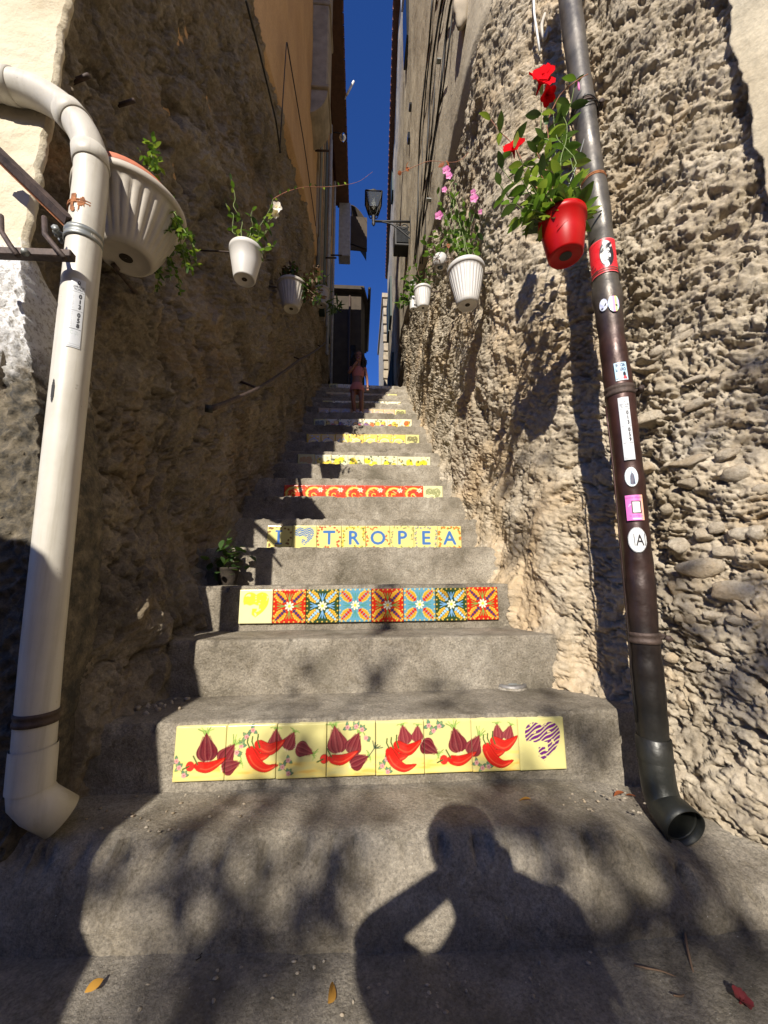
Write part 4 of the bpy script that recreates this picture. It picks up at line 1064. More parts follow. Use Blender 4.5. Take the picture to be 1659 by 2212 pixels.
# iron brackets left of the pipe
ib = thing('iron_bracket', 'rusty iron angle bar slanting down from the left edge to the white pipe', 'bracket', onY(75,400,.97))
mk('bar', tube([onY(-60,275,.955), onY(150,478,1.0)], .016, 4), M['iron'], ib, False)
mk('flange', tube([onY(-60,288,.965), onY(150,491,1.01)], [.010,.010], 4), M['rust'], ib, False)
ib2 = thing('iron_bracket', 'short horizontal rusty iron bar with two bent hooks crossing the white pipe', 'bracket', onY(80,550,.96))
a = onY(-60,545,.955); b_ = onY(158,553,.965)
mk('bar', xform(box(-.5*(b_-a).length, .5*(b_-a).length, -.012, .012, -.011, .011, .002), Matrix.Translation((a+b_)/2) @ Matrix.Rotation(math.atan2(b_.y-a.y, b_.x-a.x), 4, 'Z') @ Matrix.Rotation(-math.atan2(b_.z-a.z, (b_-a).length), 4, 'Y')), M['iron'], ib2, False)
for pts in ([(2,466),(3,500),(22,530),(38,552)], [(96,470),(97,506),(118,532),(140,558)]):
    mk('hook', tube([onY(x, y, .945-.01*i) for i, (x, y) in enumerate(pts)], .0065, 8), M['iron'], ib2)
mk('bolt', tube([onY(54,545,.94), onY(54,545,.965)], .010, 8), M['galv'], ib2)
for (px, py, l, lab) in ((165,183,.07,'short rusty iron stub in the left rock wall, above the white pipe bend'), (258,233,.085,'dark iron stub in the left rock wall, above the big white bowl')):
    p = hitL(px, py, -.02); tag(mk('iron_stub', tube([p-Vector((.03,0,0)), p+Vector((l*.9,-.03,0))], .009, 6), M['iron']), lab, 'iron stub')

# ------------------------------------------------------------------ dark downpipe
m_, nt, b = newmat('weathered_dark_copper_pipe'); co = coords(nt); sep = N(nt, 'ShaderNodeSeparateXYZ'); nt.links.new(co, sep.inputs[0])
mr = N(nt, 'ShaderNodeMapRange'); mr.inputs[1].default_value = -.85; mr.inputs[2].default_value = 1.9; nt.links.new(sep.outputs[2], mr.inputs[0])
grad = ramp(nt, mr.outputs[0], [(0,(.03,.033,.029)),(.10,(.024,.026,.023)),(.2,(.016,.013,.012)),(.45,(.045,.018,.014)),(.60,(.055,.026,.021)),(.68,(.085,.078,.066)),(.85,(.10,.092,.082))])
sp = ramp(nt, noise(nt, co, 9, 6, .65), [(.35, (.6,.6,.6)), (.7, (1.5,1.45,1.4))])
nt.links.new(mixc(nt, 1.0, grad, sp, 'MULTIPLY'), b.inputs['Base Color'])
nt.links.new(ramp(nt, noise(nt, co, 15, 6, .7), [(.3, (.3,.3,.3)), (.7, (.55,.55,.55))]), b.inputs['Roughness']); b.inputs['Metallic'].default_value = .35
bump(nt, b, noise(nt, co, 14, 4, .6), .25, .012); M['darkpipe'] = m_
YD = 1.16
DP = [onY(1214,-120,YD), onY(1230,0,YD), onY(1256,200,YD), onY(1268,290,YD), onY(1290,450,YD), onY(1306,590,YD), onY(1309,622,YD), onY(1322,740,YD), onY(1340,860,YD), onY(1356,1000,YD),
      onY(1374,1180,YD), onY(1390,1375,YD), onY(1404,1520,YD), onY(1415,1640,YD)]
dp = thing('downpipe', 'dark metal downpipe covered with stickers, running down the sunlit right wall', 'downpipe', onY(1420,1750,YD))
rd = .0412
def dpx(py):
    ys = [-120,0,200,290,450,590,622,740,860,1000,1180,1375,1520,1640]; xs = [1214,1230,1256,1268,1290,1306,1309,1322,1340,1356,1374,1390,1404,1415]
    return float(np.interp(py, ys, xs))
P = []; rads = []
for py in list(range(-200, 1641, 12)):
    q = onY(dpx(py), py, YD); k = rd
    if 240 <= py: k = rd-.0015
    if py > 395: k = rd+.001
    if 618 < py < 655: k = rd+.0045
    if 655 <= py: k = rd+.0015
    if py > 860: k = rd+.0005
    k += .0012*math.sin(py*.031)+.0008*math.sin(py*.11)
    P.append(q); rads.append(k)
vf = tube(P, rads, 44, False)
# dents
V = np.array(vf[0]); cen = np.repeat(np.array([tuple(p) for p in P]), 44, 0)
for (px, py, rad_, dep) in ((1288,470,.05,.016),(1312,700,.06,.012),(1330,790,.03,.006),(1355,1090,.05,.008),(1352,1010,.03,.006),(1375,1230,.03,.005),(1270,300,.04,.006)):
    c0 = onY(px, py, YD-.045); dd = np.linalg.norm(V-np.array(c0), axis=1); w_ = np.exp(-(dd/rad_)**2)*dep
    dirn = cen-V; dirn /= np.linalg.norm(dirn, axis=1)[:, None]; V = V+dirn*w_[:, None]
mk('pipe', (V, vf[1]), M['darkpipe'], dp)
mk('pipe_joint', tube([onY(dpx(1590),1590,YD), onY(dpx(1592),1592,YD), onY(dpx(1640),1640,YD)], [rd+.001, rd+.004, rd+.004], 44, False), M['darkpipe'], dp)
e0 = onY(1415,1636,YD); q1 = onY(1424,1700,YD-.01); q2 = onY(1440,1745,YD-.03); q3 = onY(1468,1776,YD-.07)
mk('outlet_elbow', shell(catmull([e0, q1, q2, q3], 6), [rd+.002+.007*(i/18)**2 for i in range(19)], 44, .003), M['darkpipe'], dp)
V, F = shell([q2, q2.lerp(q3, .5), q3, q3+(q3-q2).normalized()*.02], [rd+.006,rd+.009,rd+.0115,rd+.0125], 44, .002)
mk('outlet_lip', (V, F), M['darkpipe'], dp)
dD = (DP[5]-DP[10]).normalized()
for (py, mt, L_, lug) in ((238,'iron',.02,(1,-.2,0)),(395,'rust',.012,None),(850,'iron',.034,(1,-.35,0)),(1376,'iron',.032,(1,-.35,0)),(600,'darkpipe',.012,None)):
    ring(dp, onY(dpx(py), py, YD), dD, rd+.0045 if mt != 'rust' else rd+.0015, L_, M[mt], 'clamp' if mt != 'rust' else 'rusted_ring', lug)
    if lug:
        p = onY(dpx(py), py, YD); mk('clamp_stem', tube([p+Vector((.05,.0,0)), p+Vector((.13,.16,.01))], .006, 6), M['iron'], dp)
mk('tie_wire', tube([onY(dpx(250),250,YD)+Vector(((rd+.008)*math.cos(a), (rd+.008)*math.sin(a), .012*math.sin(a*2.5)+.01*a/6)) for a in np.linspace(0, 12.5, 50)], .0022, 5), M['black'], dp)
mk('seam', tube([onY(dpx(py)-33+.6*math.sin(py*.02), py, YD+.004) for py in range(880, 1600, 40)], .003, 6), M['darkpipe'], dp)
def dsticker(py0, py1, a0, a1, img, lab, n=(44,60), shape=None, rr=.0035):
    A = onY(dpx(py0), py0, YD); B = onY(dpx(py1), py1, YD)
    return wrap('sticker', dp, A, B, rd+rr, a0, a1, 0, 1, img, M['sticker'], n, lab, shape)
circ = lambda U, V: ((U-.5)**2+(V-.5)**2 < .25)
# red portrait sticker: a plain high contrast face
c = Canvas(1, .8, 60, (.60,.02,.03)); K = (.015,.012,.015); Wt = (.80,.80,.78)
c.ell(.62,.38,.22,.30,K); c.ell(.58,.40,.155,.22,Wt); c.ell(.66,.15,.14,.07,Wt,.3); c.ell(.62,.22,.2,.05,K,-.5); c.line([(.45,.33),(.54,.31)],.022,K); c.line([(.62,.31),(.72,.33)],.022,K)
c.ell(.50,.36,.03,.013,K); c.ell(.67,.36,.03,.013,K); c.line([(.585,.33),(.60,.46),(.56,.47)],.016,K); c.ell(.59,.53,.085,.025,K); c.ell(.72,.45,.07,.17,K,.2); c.ell(.70,.42,.03,.05,Wt); c.ell(.60,.62,.07,.05,Wt)
for i, s_ in enumerate(('NO','ONI','RESE')): c.text(s_, .12+.05*i, .53+.085*i, .06, K, bold=.004)
c.line([(.05,.14),(.25,.07),(.6,.04)], .012, K, .6)
for P_ in ([(.01,.01),(.99,.01)],[(.01,.79),(.99,.79)],[(.01,.01),(.01,.79)]): c.line(P_, .008, (.75,.35,.35))
dsticker(536, 606, -1.15, 1.2, c.out(), 'red sticker with a black and white face', (60,48))
c = Canvas(1,1,30,(.62,.66,.76)); sw = np.sin(c.x*8+np.sin(c.y*7)*2); c.a[sw > .3] = (.45,.48,.66); c.ell(.72,.55,.16,.07,K,-.8); c.ell(.35,.78,.14,.07,K,.0)
dsticker(658, 684, -.62, .02, c.out(), 'small round iridescent sticker with two dark eyes', (30,30), circ)
c = Canvas(1,1,34,(.5,.5,.7))
for i, q in enumerate([(.35,.5,.75),(.8,.8,.85),(.25,.3,.45),(.75,.25,.5),(.8,.65,.2),(.4,.7,.5),(.5,.4,.75)]): c.a[(c.x > i/7) & (c.x <= (i+1)/7)] = q
c.ell(.68,.62,.10,.06,K,.4)
dsticker(655, 692, .02, .85, c.out(), 'larger round rainbow foil sticker', (34,34), circ)
c = Canvas(1,1,48,(.42,.60,.74)); c.text('BOCIA',.5,.16,.17,(.02,.03,.08),bold=.014); c.text('LIBERO',.5,.40,.17,(.02,.03,.08),bold=.014)
c.ell(.72,.68,.12,.14,K); c.ell(.74,.90,.16,.14,(.55,.05,.06)); c.poly([(.05,.88),(.5,.84),(.5,.90),(.05,.94)],(.10,.12,.16)); c.poly([(.0,.95),(1,.95),(1,1),(0,1)],(.6,.7,.78))
dsticker(797, 834, -.12, .72, c.out(), 'light blue sticker reading BOCIA LIBERO', (48,48))
dsticker(870, 1001, -.18, .52, plate('059'), 'white number sticker reading 013 059', (44,200))
c = Canvas(1,1,44,(.55,.60,.62)); c.ell(.5,.5,.42,.42,(.50,.66,.76)); c.ell(.55,.60,.16,.30,(.045,.045,.085)); c.poly([(.39,.60),(.71,.60),(.73,.88),(.37,.88)],(.045,.045,.085)); c.line([(.53,.34),(.50,.22)],.05,(.045,.045,.085))
dsticker(1016, 1058, -.28, .58, c.out(), 'round grey blue sticker with a dark aubergine shape', (44,44), circ)
c = Canvas(1,1.1,44,(.66,.16,.46)); g_ = sst(c.x,.7,1)[...,None]; c.a = c.a*(1-g_)+np.array((.80,.42,.25))*g_; c.poly([(.33,.26),(.86,.26),(.86,.80),(.33,.80)],K); c.poly([(.40,.31),(.80,.31),(.80,.75),(.40,.75)],(.74,.74,.72))
c.text('DISCOVER AMAZING',.5,.12,.07,(.25,.02,.2)); c.text('FOLLOW US ON',.55,.90,.07,(.25,.02,.2)); c.line([(.35,1.01),(.8,1.01)],.04,(.8,.6,.75)); c.line([(.17,.5),(.22,.42),(.3,.4)],.03,(.8,.6,.75))
dsticker(1075, 1128, -.38, .70, c.out(), 'pink square sticker with a white panel', (44,48))
c = Canvas(1,1,60,(.62,.63,.63)); 
for rr_ in (.465,): c.line([(.5+rr_*math.cos(a), .5+rr_*math.sin(a)) for a in np.linspace(0,6.3,50)], .018, (.05,.05,.05))
c.line([(.34,.28),(.36,.72)],.035,K); c.line([(.88,.28),(.88,.72)],.035,K); c.text('A',.62,.51,.42,K,bold=.01); c.line([(.35,.84),(.8,.83)],.02,(.3,.3,.3))
for i in range(9): a = -2.3+i*.19; c.ell(.55+.36*math.cos(a), .5+.36*math.sin(a), .02, .03, (.55,.55,.55))
dsticker(1142, 1196, -.46, .72, c.out(), 'round white sticker with a large letter A between bars', (60,60), circ)

# ------------------------------------------------------------------ handrail
hr = thing('handrail', 'dark iron handrail climbing the shaded left rock wall beside the steps', 'handrail', (Xl(1.7)+.1,1.7,.75))
HP = [onX(458,882,-.655), onX(500,866,-.655), onX(560,838,-.655), onX(612,804,-.655), onX(650,776,-.66), onX(672,764,-.665), onX(694,748,-.67), onX(704,739,-.67)]
mk('rail', tube(catmull(HP, 4), .013, 10), M['iron'], hr)
mk('wall_plate', tube([HP[0]-Vector((.03,.0,.0)), HP[0]+Vector((0,.01,0))], .018, 8), M['black'], hr)
for f in (2, 4, 6): mk('rail_bracket', tube([HP[f]-Vector((.14,0,-.05)), HP[f]-Vector((0.02,0,.0)), HP[f]], .008, 6), M['iron'], hr)

# ------------------------------------------------------------------ pots and plants
def planter_thing(label, cat, loc): return thing('hanging_planter', label, cat, loc, group='planters hung on the rock walls')
def fluted(rt, rb, h, nf=26, lip=.12, depth=.05, nseg=None):
    nseg = nseg or nf*6; pr = []
    for i in range(15):
        f = i/14; pr.append((rb+(rt*.93-rb)*(f**.8), h*(1-lip)*f))
    rim = [(rt*.95, h*(1-lip)), (rt, h*(1-lip)+.004), (rt, h-.004), (rt*.985, h), (rt*.93, h), (rt*.90, h-.012), (rt*.86, h*.80)]
    full = pr+rim; k0 = len(pr)
    def rm(a, i):
        if 1 < i < k0-1: return 1-depth*(.5+.5*math.cos(a*nf))**3*math.sin(math.pi*min(1, (i-1)/3.0)/2)*(1 if i < k0-2 else .4)
        return 1
    return full, nseg, rm
def pot(parent, c, rt, rb, h, mat, flutes=26, name='pot', soil=True, hole=True):
    if flutes: pr, n, rm = fluted(rt, rb, h, flutes)
    else:
        n = 40; rm = None; pr = [(rb*.96,0),(rb,.006),(rb+(rt-rb)*.5,h*.5),(rt*.97,h*.86),(rt,h*.87),(rt,h-.003),(rt*.98,h),(rt*.93,h),(rt*.9,h*.85)]
    pr = [(rb*.25,.004),(rb*.8,.004),(rb*.88,-.001)]+pr
    rm2 = (lambda a, i: rm(a, i-3) if i >= 3 else 1) if rm else None
    mk(name, lathe(pr, n, c, rmod=rm2), mat, parent)
    if hole: mk('drain_hole', lathe([(.001,.003),(rb*.26,.0035)], 16, c), M['soil'], parent)
    if soil: mk('soil', lathe([(rt*.88,h*.86),(rt*.4,h*.90),(.001,h*.9)], 20, c), M['soil'], parent)
def leaf_shape(L, W, curl=.15, fold=.12, n=6):
    V = []; F = []
    for i in range(n+1):
        f = i/n; w = W*math.sin(math.pi*min(1,f*.97+.015))**.8*(1-.25*f); z = -curl*L*f*f
        V += [(-w, L*f, z+fold*w), (0, L*f, z-fold*w*.3), (w, L*f, z+fold*w)]
    for i in range(n):
        a = i*3; F += [(a,a+3,a+4,a+1), (a+1,a+4,a+5,a+2)]
    return V, F
class Leaves:
    """leaf objects that share a few meshes; past the limit they are joined into one mesh"""
    def __init__(s, parent, mats, L, W, join=False):
        s.p = parent; s.m = []; s.join = join; s.parts = {}; s.mats = mats
        for i, mt in enumerate(mats):
            for cu in (.1, .35):
                me = bpy.data.meshes.new('leaf'); v, f = leaf_shape(L, W, cu); me.from_pydata(v, [], f)
                me.polygons.foreach_set('use_smooth', np.ones(len(me.polygons), dtype=bool)); me.materials.append(mt); s.m.append((me, mt, v, f))
    def add(s, pos, dirv, sc=1, rollv=0):
        me, mt, v, f = random.choice(s.m)
        d = Vector(dirv).normalized(); q = d.to_track_quat('Y', 'Z') @ Matrix.Rotation(rollv, 3, 'Y').to_quaternion()
        if s.join:
            Mx = Matrix.Translation(Vector(pos)) @ q.to_matrix().to_4x4() @ Matrix.Scale(sc, 4)
            s.parts.setdefault(mt.name, []).append(xform((v, f), Mx)); return
        o = bpy.data.objects.new('leaf', me); C.objects.link(o); o.parent = s.p
        o.location = Vector(pos)-ORG[s.p.name]; o.rotation_mode = 'QUATERNION'; o.rotation_quaternion = q; o.scale = (sc,)*3; ORG[o.name] = Vector(pos)
    def done(s, name='foliage', kind='stuff'):
        for k, ps in s.parts.items():
            mk(name, merge(ps), bpy.data.materials[k], s.p, kind=kind)
rv = lambda s=1: Vector((random.gauss(0,s), random.gauss(0,s), random.gauss(0,s)))
def flower(parent, c, d, rad, mat, n=5, name='flower', wide=.5, cup=.5):
    d = Vector(d).normalized(); Mx = Matrix.Translation(Vector(c)) @ d.to_track_quat('Z','Y').to_matrix().to_4x4(); ps = []
    for i in range(n):
        a = i*2*math.pi/n; V = []; F = []
        for j in range(5):
            f = j/4; w = rad*wide*math.sin(.35+f*2.5)*.9; z = cup*rad*(f**.8)*(1-.45*f)
            for q in (-1,0,1):
                x = rad*f+.0; y = w*q; V.append((x*math.cos(a)-y*math.sin(a), x*math.sin(a)+y*math.cos(a), z+(.12*rad if q else 0)+.06*rad*math.sin(i*3+q)))
        for j in range(4):
            b0 = j*3; F += [(b0,b0+3,b0+4,b0+1),(b0+1,b0+4,b0+5,b0+2)]
        ps.append((V, F))
    ps.append(lathe([(.002,-rad*.5),(rad*.12,0),(rad*.18,cup*rad*.4)], 8))
    return mk(name, xform(merge(ps), Mx), mat, parent)
def wander(a, b_, n=8, j=.02, sag=0):
    a = Vector(a); b_ = Vector(b_); P = []
    for i in range(n+1):
        f = i/n; P.append(a.lerp(b_, f)+rv(j)*math.sin(math.pi*f)+Vector((0,0,-sag*math.sin(math.pi*f))))
    return catmull(P, 3)
def stemmed(parent, lv, a, b_, r0, mat, every=3, sc=1.0, j=.015, drop=.2, sag=0, n=7):
    P = wander(a, b_, n, j, sag); mk('stem', tube(P, [r0*(1-.6*i/len(P)) for i in range(len(P))], 6), mat, parent)
    for i in range(2, len(P)-1, every):
        t = (P[i+1]-P[i]).normalized(); s = t.cross(Vector((0,0,1))+rv(.3)).normalized()
        for sg in (-1, 1): lv.add(P[i], s*sg+t*.5+Vector((0,0,-drop))+rv(.25), sc*random.uniform(.7,1.15), random.uniform(-.6,.6))
    lv.add(P[-1], (P[-1]-P[-2])+rv(.005), sc*.8)
    return P
# --- big white bowl by the pipe
cB = Vector((-.715,1.24,0)); base = onY(262,575,1.24); top = onY(318,412,1.24)
cb_ = Vector((onY(272,560,1.23).x, 1.23, onY(272,560,1.23).z))
t_ = planter_thing('big white ribbed bowl planter beside the white downpipe, terracotta pot inside', 'planter', cb_)
pot(t_, cb_, .175, .082, .215, M['dirtywhite'], 30)
mk('inner_pot', lathe([(.11,.10),(.135,.235),(.150,.236),(.152,.262),(.140,.262),(.12,.20),(.001,.20)], 40, cb_+Vector((-.02,.0,0))), M['terra'], t_)
mk('support_strut', tube([cb_+Vector((-.05,.02,-.01)), onX(300,640,Xl(1.3)+.02)], .012, 4), M['iron'], t_)
mk('support_strut', tube([cb_+Vector((-.25,.03,.26)), cb_+Vector((-.05,.14,.27))], .008, 6), M['iron'], t_)
lv = Leaves(t_, [M['leaf'], M['leaflight'], M['leafdark']], .022, .007, True)
for i in range(22):
    a = random.uniform(-.5,2.0); p0 = cb_+Vector((.10*math.cos(a)-.02,.10*math.sin(a),.25)); q = p0+Vector((random.uniform(.04,.16), random.uniform(-.02,.15), random.uniform(-.26,.05)))
    P = wander(p0, q, 6, .012, -.03); mk('stem', tube(P, .0018, 5), M['greenstem'], t_)
    for k in range(2, len(P)): 
        for _ in range(3): lv.add(P[k], rv(1), random.uniform(.6,1.2))
for (px, py) in ((330,318),(322,345),(335,360)):
    p = onY(px, py, 1.22)
    for _ in range(22): lv.add(p+rv(.012), rv(1)+Vector((0,0,.6)), 1.1)
mk('stem', tube(wander(cb_+Vector((.02,.02,.25)), onY(328,330,1.22), 5, .004), .002, 5), M['greenstem'], t_)
lv.done()
# --- small smooth white pot on the left wall with a trailing vine
cs = onY(528,605,1.88)
t_ = planter_thing('small smooth white pot on the left wall, trailing a long thin flowering vine', 'planter', cs)
pot(t_, cs, .089, .057, .187, M['whitepot'], 0)
mk('pot_hook', tube([cs+Vector((-.08,.0,.17)), cs+Vector((-.12,.02,.19)), Vector((Xl(1.9)-.02,1.9,cs.z+.19))], .004, 6), M['iron'], t_)
lv = Leaves(t_, [M['leaf'], M['leafdark'], M['leaflight']], .040, .012)
rim = cs+Vector((0,0,.16))
for (px, py, Y) in ((500,388,1.88),(488,440,1.88),(545,455,1.84),(585,490,1.84),(590,530,1.82),(600,455,1.92),(560,500,1.82)):
    stemmed(t_, lv, rim+rv(.015), onY(px, py, Y), .0028, M['greenstem'], 4, 1.0, .01)
P = stemmed(t_, lv, rim, onY(590,430,1.88), .003, M['greenstem'], 4, 1.0, .008)
Pv = [onY(590,430,1.88), onY(620,414,1.9), onY(660,404,1.95), onY(700,404,2.0), onY(740,400,2.0), onY(775,392,2.0), onY(805,371,2.0)]
Pc = catmull(Pv, 5); mk('vine', tube(Pc, [.0022-.0015*i/len(Pc) for i in range(len(Pc))], 5), M['redstem'], t_)
for i in range(1, 22, 2): lv.add(Pc[i], rv(.5)+Vector((0,0,.5 if i % 4 else -.6)), .55)
flower(t_, onY(598,448,1.86), (.3,-.7,-.3), .028, M['whitepetal'], 5); flower(t_, onY(594,462,1.86), (.4,-.5,-.6), .022, M['whitepetal'], 5)
# --- fluted pots
def fplanter(label, px, py, Y, rt, rb, h, mat, fol=None, seed=1, back=(0,0), wallside=-1, nf=24):
    c0 = onY(px, py, Y); t_ = planter_thing(label, 'planter', c0)
    pot(t_, c0, rt, rb, h, mat, nf)
    wx = (Xl(Y)-.03) if wallside < 0 else (Xr(Y)+.03)
    mk('pot_hook', tube([c0+Vector((rt*.8*wallside,0,h*.9)), Vector((wx, Y, c0.z+h*.95))], .006, 6), M['iron'], t_)
    return t_, c0
t_, c0 = fplanter('white ribbed wall pot with dark withered foliage, second along the left wall', 629, 668, 2.9, .125, .062, .22, M['dirtywhite'])
lv = Leaves(t_, [M['leafdark'], M['twig']], .05, .014, True)
for i in range(26):
    p0 = c0+Vector((0,0,.2)); q = p0+Vector((random.uniform(-.06,.26), random.uniform(-.1,.1), random.uniform(-.18,.24)))
    P = wander(p0, q, 5, .02); mk('stem', tube(P, .003, 4), M['twig'], t_) if i % 2 else None
    for k in range(3, len(P)): 
        for _ in range(2): lv.add(P[k]+rv(.015), rv(1), random.uniform(.5,1.1))
lv.done()
t_, c0 = fplanter('smaller white ribbed pot farthest up the left wall', 694, 660, 4.9, .115, .065, .24, M['dirtywhite'])
lv = Leaves(t_, [M['leafdark']], .10, .012, True)
for i in range(40): lv.add(c0+Vector((.18,0,-.02))+rv(.05), rv(1), random.uniform(.7,1.5))
for i in range(40): lv.add(c0+Vector((0,0,.25))+rv(.05), rv(1)+Vector((0,0,.5)), random.uniform(.5,1.1))
lv.done()
t_, c0 = fplanter('large white ribbed wall pot with purple flowers above it on the right wall', 1010, 660, 1.93, .108, .055, .235, M['whitepot'], wallside=1, nf=28)
lv = Leaves(t_, [M['leafdark'], M['leaf']], .045, .013)
rim = c0+Vector((0,0,.22))
for i, (px, py) in enumerate(((965,360),(985,400),(1000,430),(960,460),(1015,470),(945,420),(1030,520),(975,450),(1025,440),(990,480),(955,500),(1035,490),(970,420))):
    stemmed(t_, lv, rim+rv(.02), onY(px, py, 1.95), .003, M['greenstem'], 4, 1.0, .012)
for (px, py, s_) in ((964,368,.024),(970,380,.020),(1024,429,.024),(948,466,.024),(960,410,.016),(1038,458,.014),(1022,415,.016)):
    flower(t_, onY(px, py, 1.90), (-.3,-1,-.3), s_*1.05, M['pink'], 5, wide=.55, cup=.15)
Pv = [rim, onY(1010,420,1.95), onY(1012,330,1.9), onY(985,350,1.9), onY(930,348,1.9), onY(900,358,1.9), onY(868,372,1.9)]
mk('vine', tube(catmull(Pv[2:], 5), .0016, 5), M['redstem'], t_)
lr = Leaves(t_, [M['dryred']], .045, .015)
for (px, py) in ((868,372),(876,366),(884,362),(960,352),(964,346)): lr.add(onY(px, py, 1.9), rv(1)+Vector((0,0,-.6)), .9, 1)
t_, c0 = fplanter('medium white ribbed wall pot with sparse greenery, right wall', 914, 666, 3.25, .088, .05, .20, M['whitepot'], wallside=1)
lv = Leaves(t_, [M['leafdark'], M['leaf']], .045, .013)
for (px, py) in ((895,560),(905,590),(925,570),(880,575),(935,590)): stemmed(t_, lv, c0+Vector((0,0,.18)), onY(px, py, 3.25), .003, M['twig'], 4, 1.1, .02)
t_, c0 = fplanter('small smooth white pot with a leafy mass behind it, lowest on the right wall', 893, 669, 3.5, .045, .036, .125, M['whitepot'], wallside=1, nf=0)
lv = Leaves(t_, [M['leafdark'], M['leaf']], .05, .017)
for (px, py) in ((868,640),(880,622),(872,600),(885,612),(893,625),(860,655)): stemmed(t_, lv, c0+Vector((0,0,.12)), onY(px, py, 3.5), .003, M['greenstem'], 3, 1.1, .02)
t_ = planter_thing('tiny white pot held above the small one, right wall', 'planter', onY(893,618,3.6)); pot(t_, onY(893,620,3.6), .035, .028, .06, M['whitepot'], 0)
mk('pot_hook', tube([onY(893,612,3.6), Vector((Xr(3.6)+.03, 3.6, onY(893,612,3.6).z))], .004, 5), M['iron'], t_)
# little white wire-wrapped pot
c0 = onY(951,578,2.4); t_ = planter_thing('little round white pot wrapped in dry stems, left of the large ribbed pot', 'planter', c0)
mk('pot', lathe([(.02,0),(.045,.012),(.052,.05),(.047,.085),(.038,.088),(.036,.07)], 24, c0), M['whitepot'], t_)
for i in range(14):
    a = random.uniform(0,6.3); P = wander(c0+Vector((0,0,.07)), c0+Vector((.09*math.cos(a), -.05, random.uniform(-.05,.2))), 5, .02)
    mk('stem', tube(P, .002, 4), M['twig'], t_)
for i in range(5):
    a = i*1.25; mk('wire', tube([c0+Vector((.054*math.cos(a+q*.9), .054*math.sin(a+q*.9), .09*q)) for q in np.linspace(0,1,8)], .0016, 4), M['black'], t_)
mk('pot_hook', tube([c0+Vector((.03,0,.08)), Vector((Xr(2.45)+.03, 2.45, c0.z+.12))], .004, 6), M['iron'], t_)
lv = Leaves(t_, [M['leaf']], .05, .016); 
for (px, py) in ((915,520),(935,500),(925,545),(985,505),(970,520)): stemmed(t_, lv, c0+Vector((0,0,.08)), onY(px, py, 2.4), .002, M['greenstem'], 5, 1, .02)
lo = Leaves(t_, [M['dryred']], .05, .017); lo.add(onY(968,525,2.4), (0,-.2,-1), 1)
# --- red pot with the red mandevilla
cr_ = onY(1222,556,1.10)
t_ = planter_thing('red plastic pot with glossy green climber and red flowers, hung on the dark downpipe', 'planter', cr_)
pr = [(.018,.006),(.044,.004),(.047,0),(.052,0),(.056,.006),(.066,.07),(.0735,.128),(.077,.130),(.078,.15),(.0755,.152),(.071,.15),(.068,.12)]
mk('pot', lathe(pr, 48, cr_), M['redpot'], t_); mk('drain_hole', lathe([(.001,.0035),(.02,.004)], 16, cr_), M['black'], t_); mk('soil', lathe([(.070,.13),(.001,.135)], 24, cr_), M['soil'], t_)
for i in range(3):
    mk('moulded_curve', tube([cr_+Vector(((.0665+.0001*q)*math.cos(a), (.0665)*math.sin(a), 0))*1.0+Vector((0,0,.055+.018*i+.035*math.sin((a+2.4)*1.5))) for q, a in enumerate(np.linspace(-2.4,-.6,12))], .0012, 4), M['redpot'], t_)
mk('hanger', tube([cr_+Vector((.07,.0,.145)), cr_+Vector((.10,.02,.19)), onY(1300,455,1.12)], .003, 6), M['galv'], t_)
mk('hanger', tube([cr_+Vector((-.02,.07,.15)), onY(1245,360,1.16), onY(1262,300,1.14)], .0022, 6), M['galv'], t_)
lv = Leaves(t_, [M['leaf'], M['leaflight'], M['leafdark']], .056, .0145)
rim = cr_+Vector((0,0,.14)); Yr = 1.08
ST = [((1168,205),.003),((1060,258),.0028),((1115,325),.003),((1180,270),.003),((1215,250),.0028),((1240,190),.0025),((1080,400),.003),((1100,440),.003),((1130,370),.003),
      ((1160,330),.003),((1200,330),.003),((1255,395),.003),((1165,400),.003),((1085,365),.0025),((1140,440),.003),((1230,300),.0025),((1120,470),.0025),((1195,240),.0025)]
for (q, r0) in ST: stemmed(t_, lv, rim+Vector((random.uniform(-.04,.04), random.uniform(-.03,.03), 0)), onY(q[0], q[1], Yr+random.uniform(-.05,.04)), r0, random.choice([M['greenstem'], M['greenstem'], M['redstem']]), 4, 1.1, .014)
for i in range(44):
    a = random.uniform(0, 6.3); d = Vector((math.cos(a)*1.0-.35, math.sin(a)*.8-.2, .35+random.uniform(-.3,.4))); lv.add(rim+Vector((.05*math.cos(a), .04*math.sin(a), .01)), d, random.uniform(1.0,1.6), random.uniform(-.5,.5))
P = catmull([onY(1185,255,Yr), onY(1210,205,Yr), onY(1245,175,1.04), onY(1270,160,1.08)], 6); mk('tendril', tube(P, .0016, 5), M['redstem'], t_)
lv.add(onY(1245,172,1.04), (-1,0,.4), .9)
flower(t_, onY(1166,184,1.06), (.1,-1,.35), .052, M['redpetal'], 5, wide=.62, cup=.5); flower(t_, onY(1172,170,1.07), (-.3,-.9,.1), .040, M['redpetal'], 5, wide=.6, cup=.7)
flower(t_, onY(1110,328,1.06), (-.4,-.8,.3), .038, M['redpetal'], 5, wide=.6, cup=.8); flower(t_, onY(1178,205,1.06), (.2,-.5,-.9), .03, M['redpetal'], 5, wide=.5, cup=1.2)
mk('flower_bud', blob(onY(1250,186,1.05), (.004,.004,.022), 1, 2, .05), M['pink'], t_)
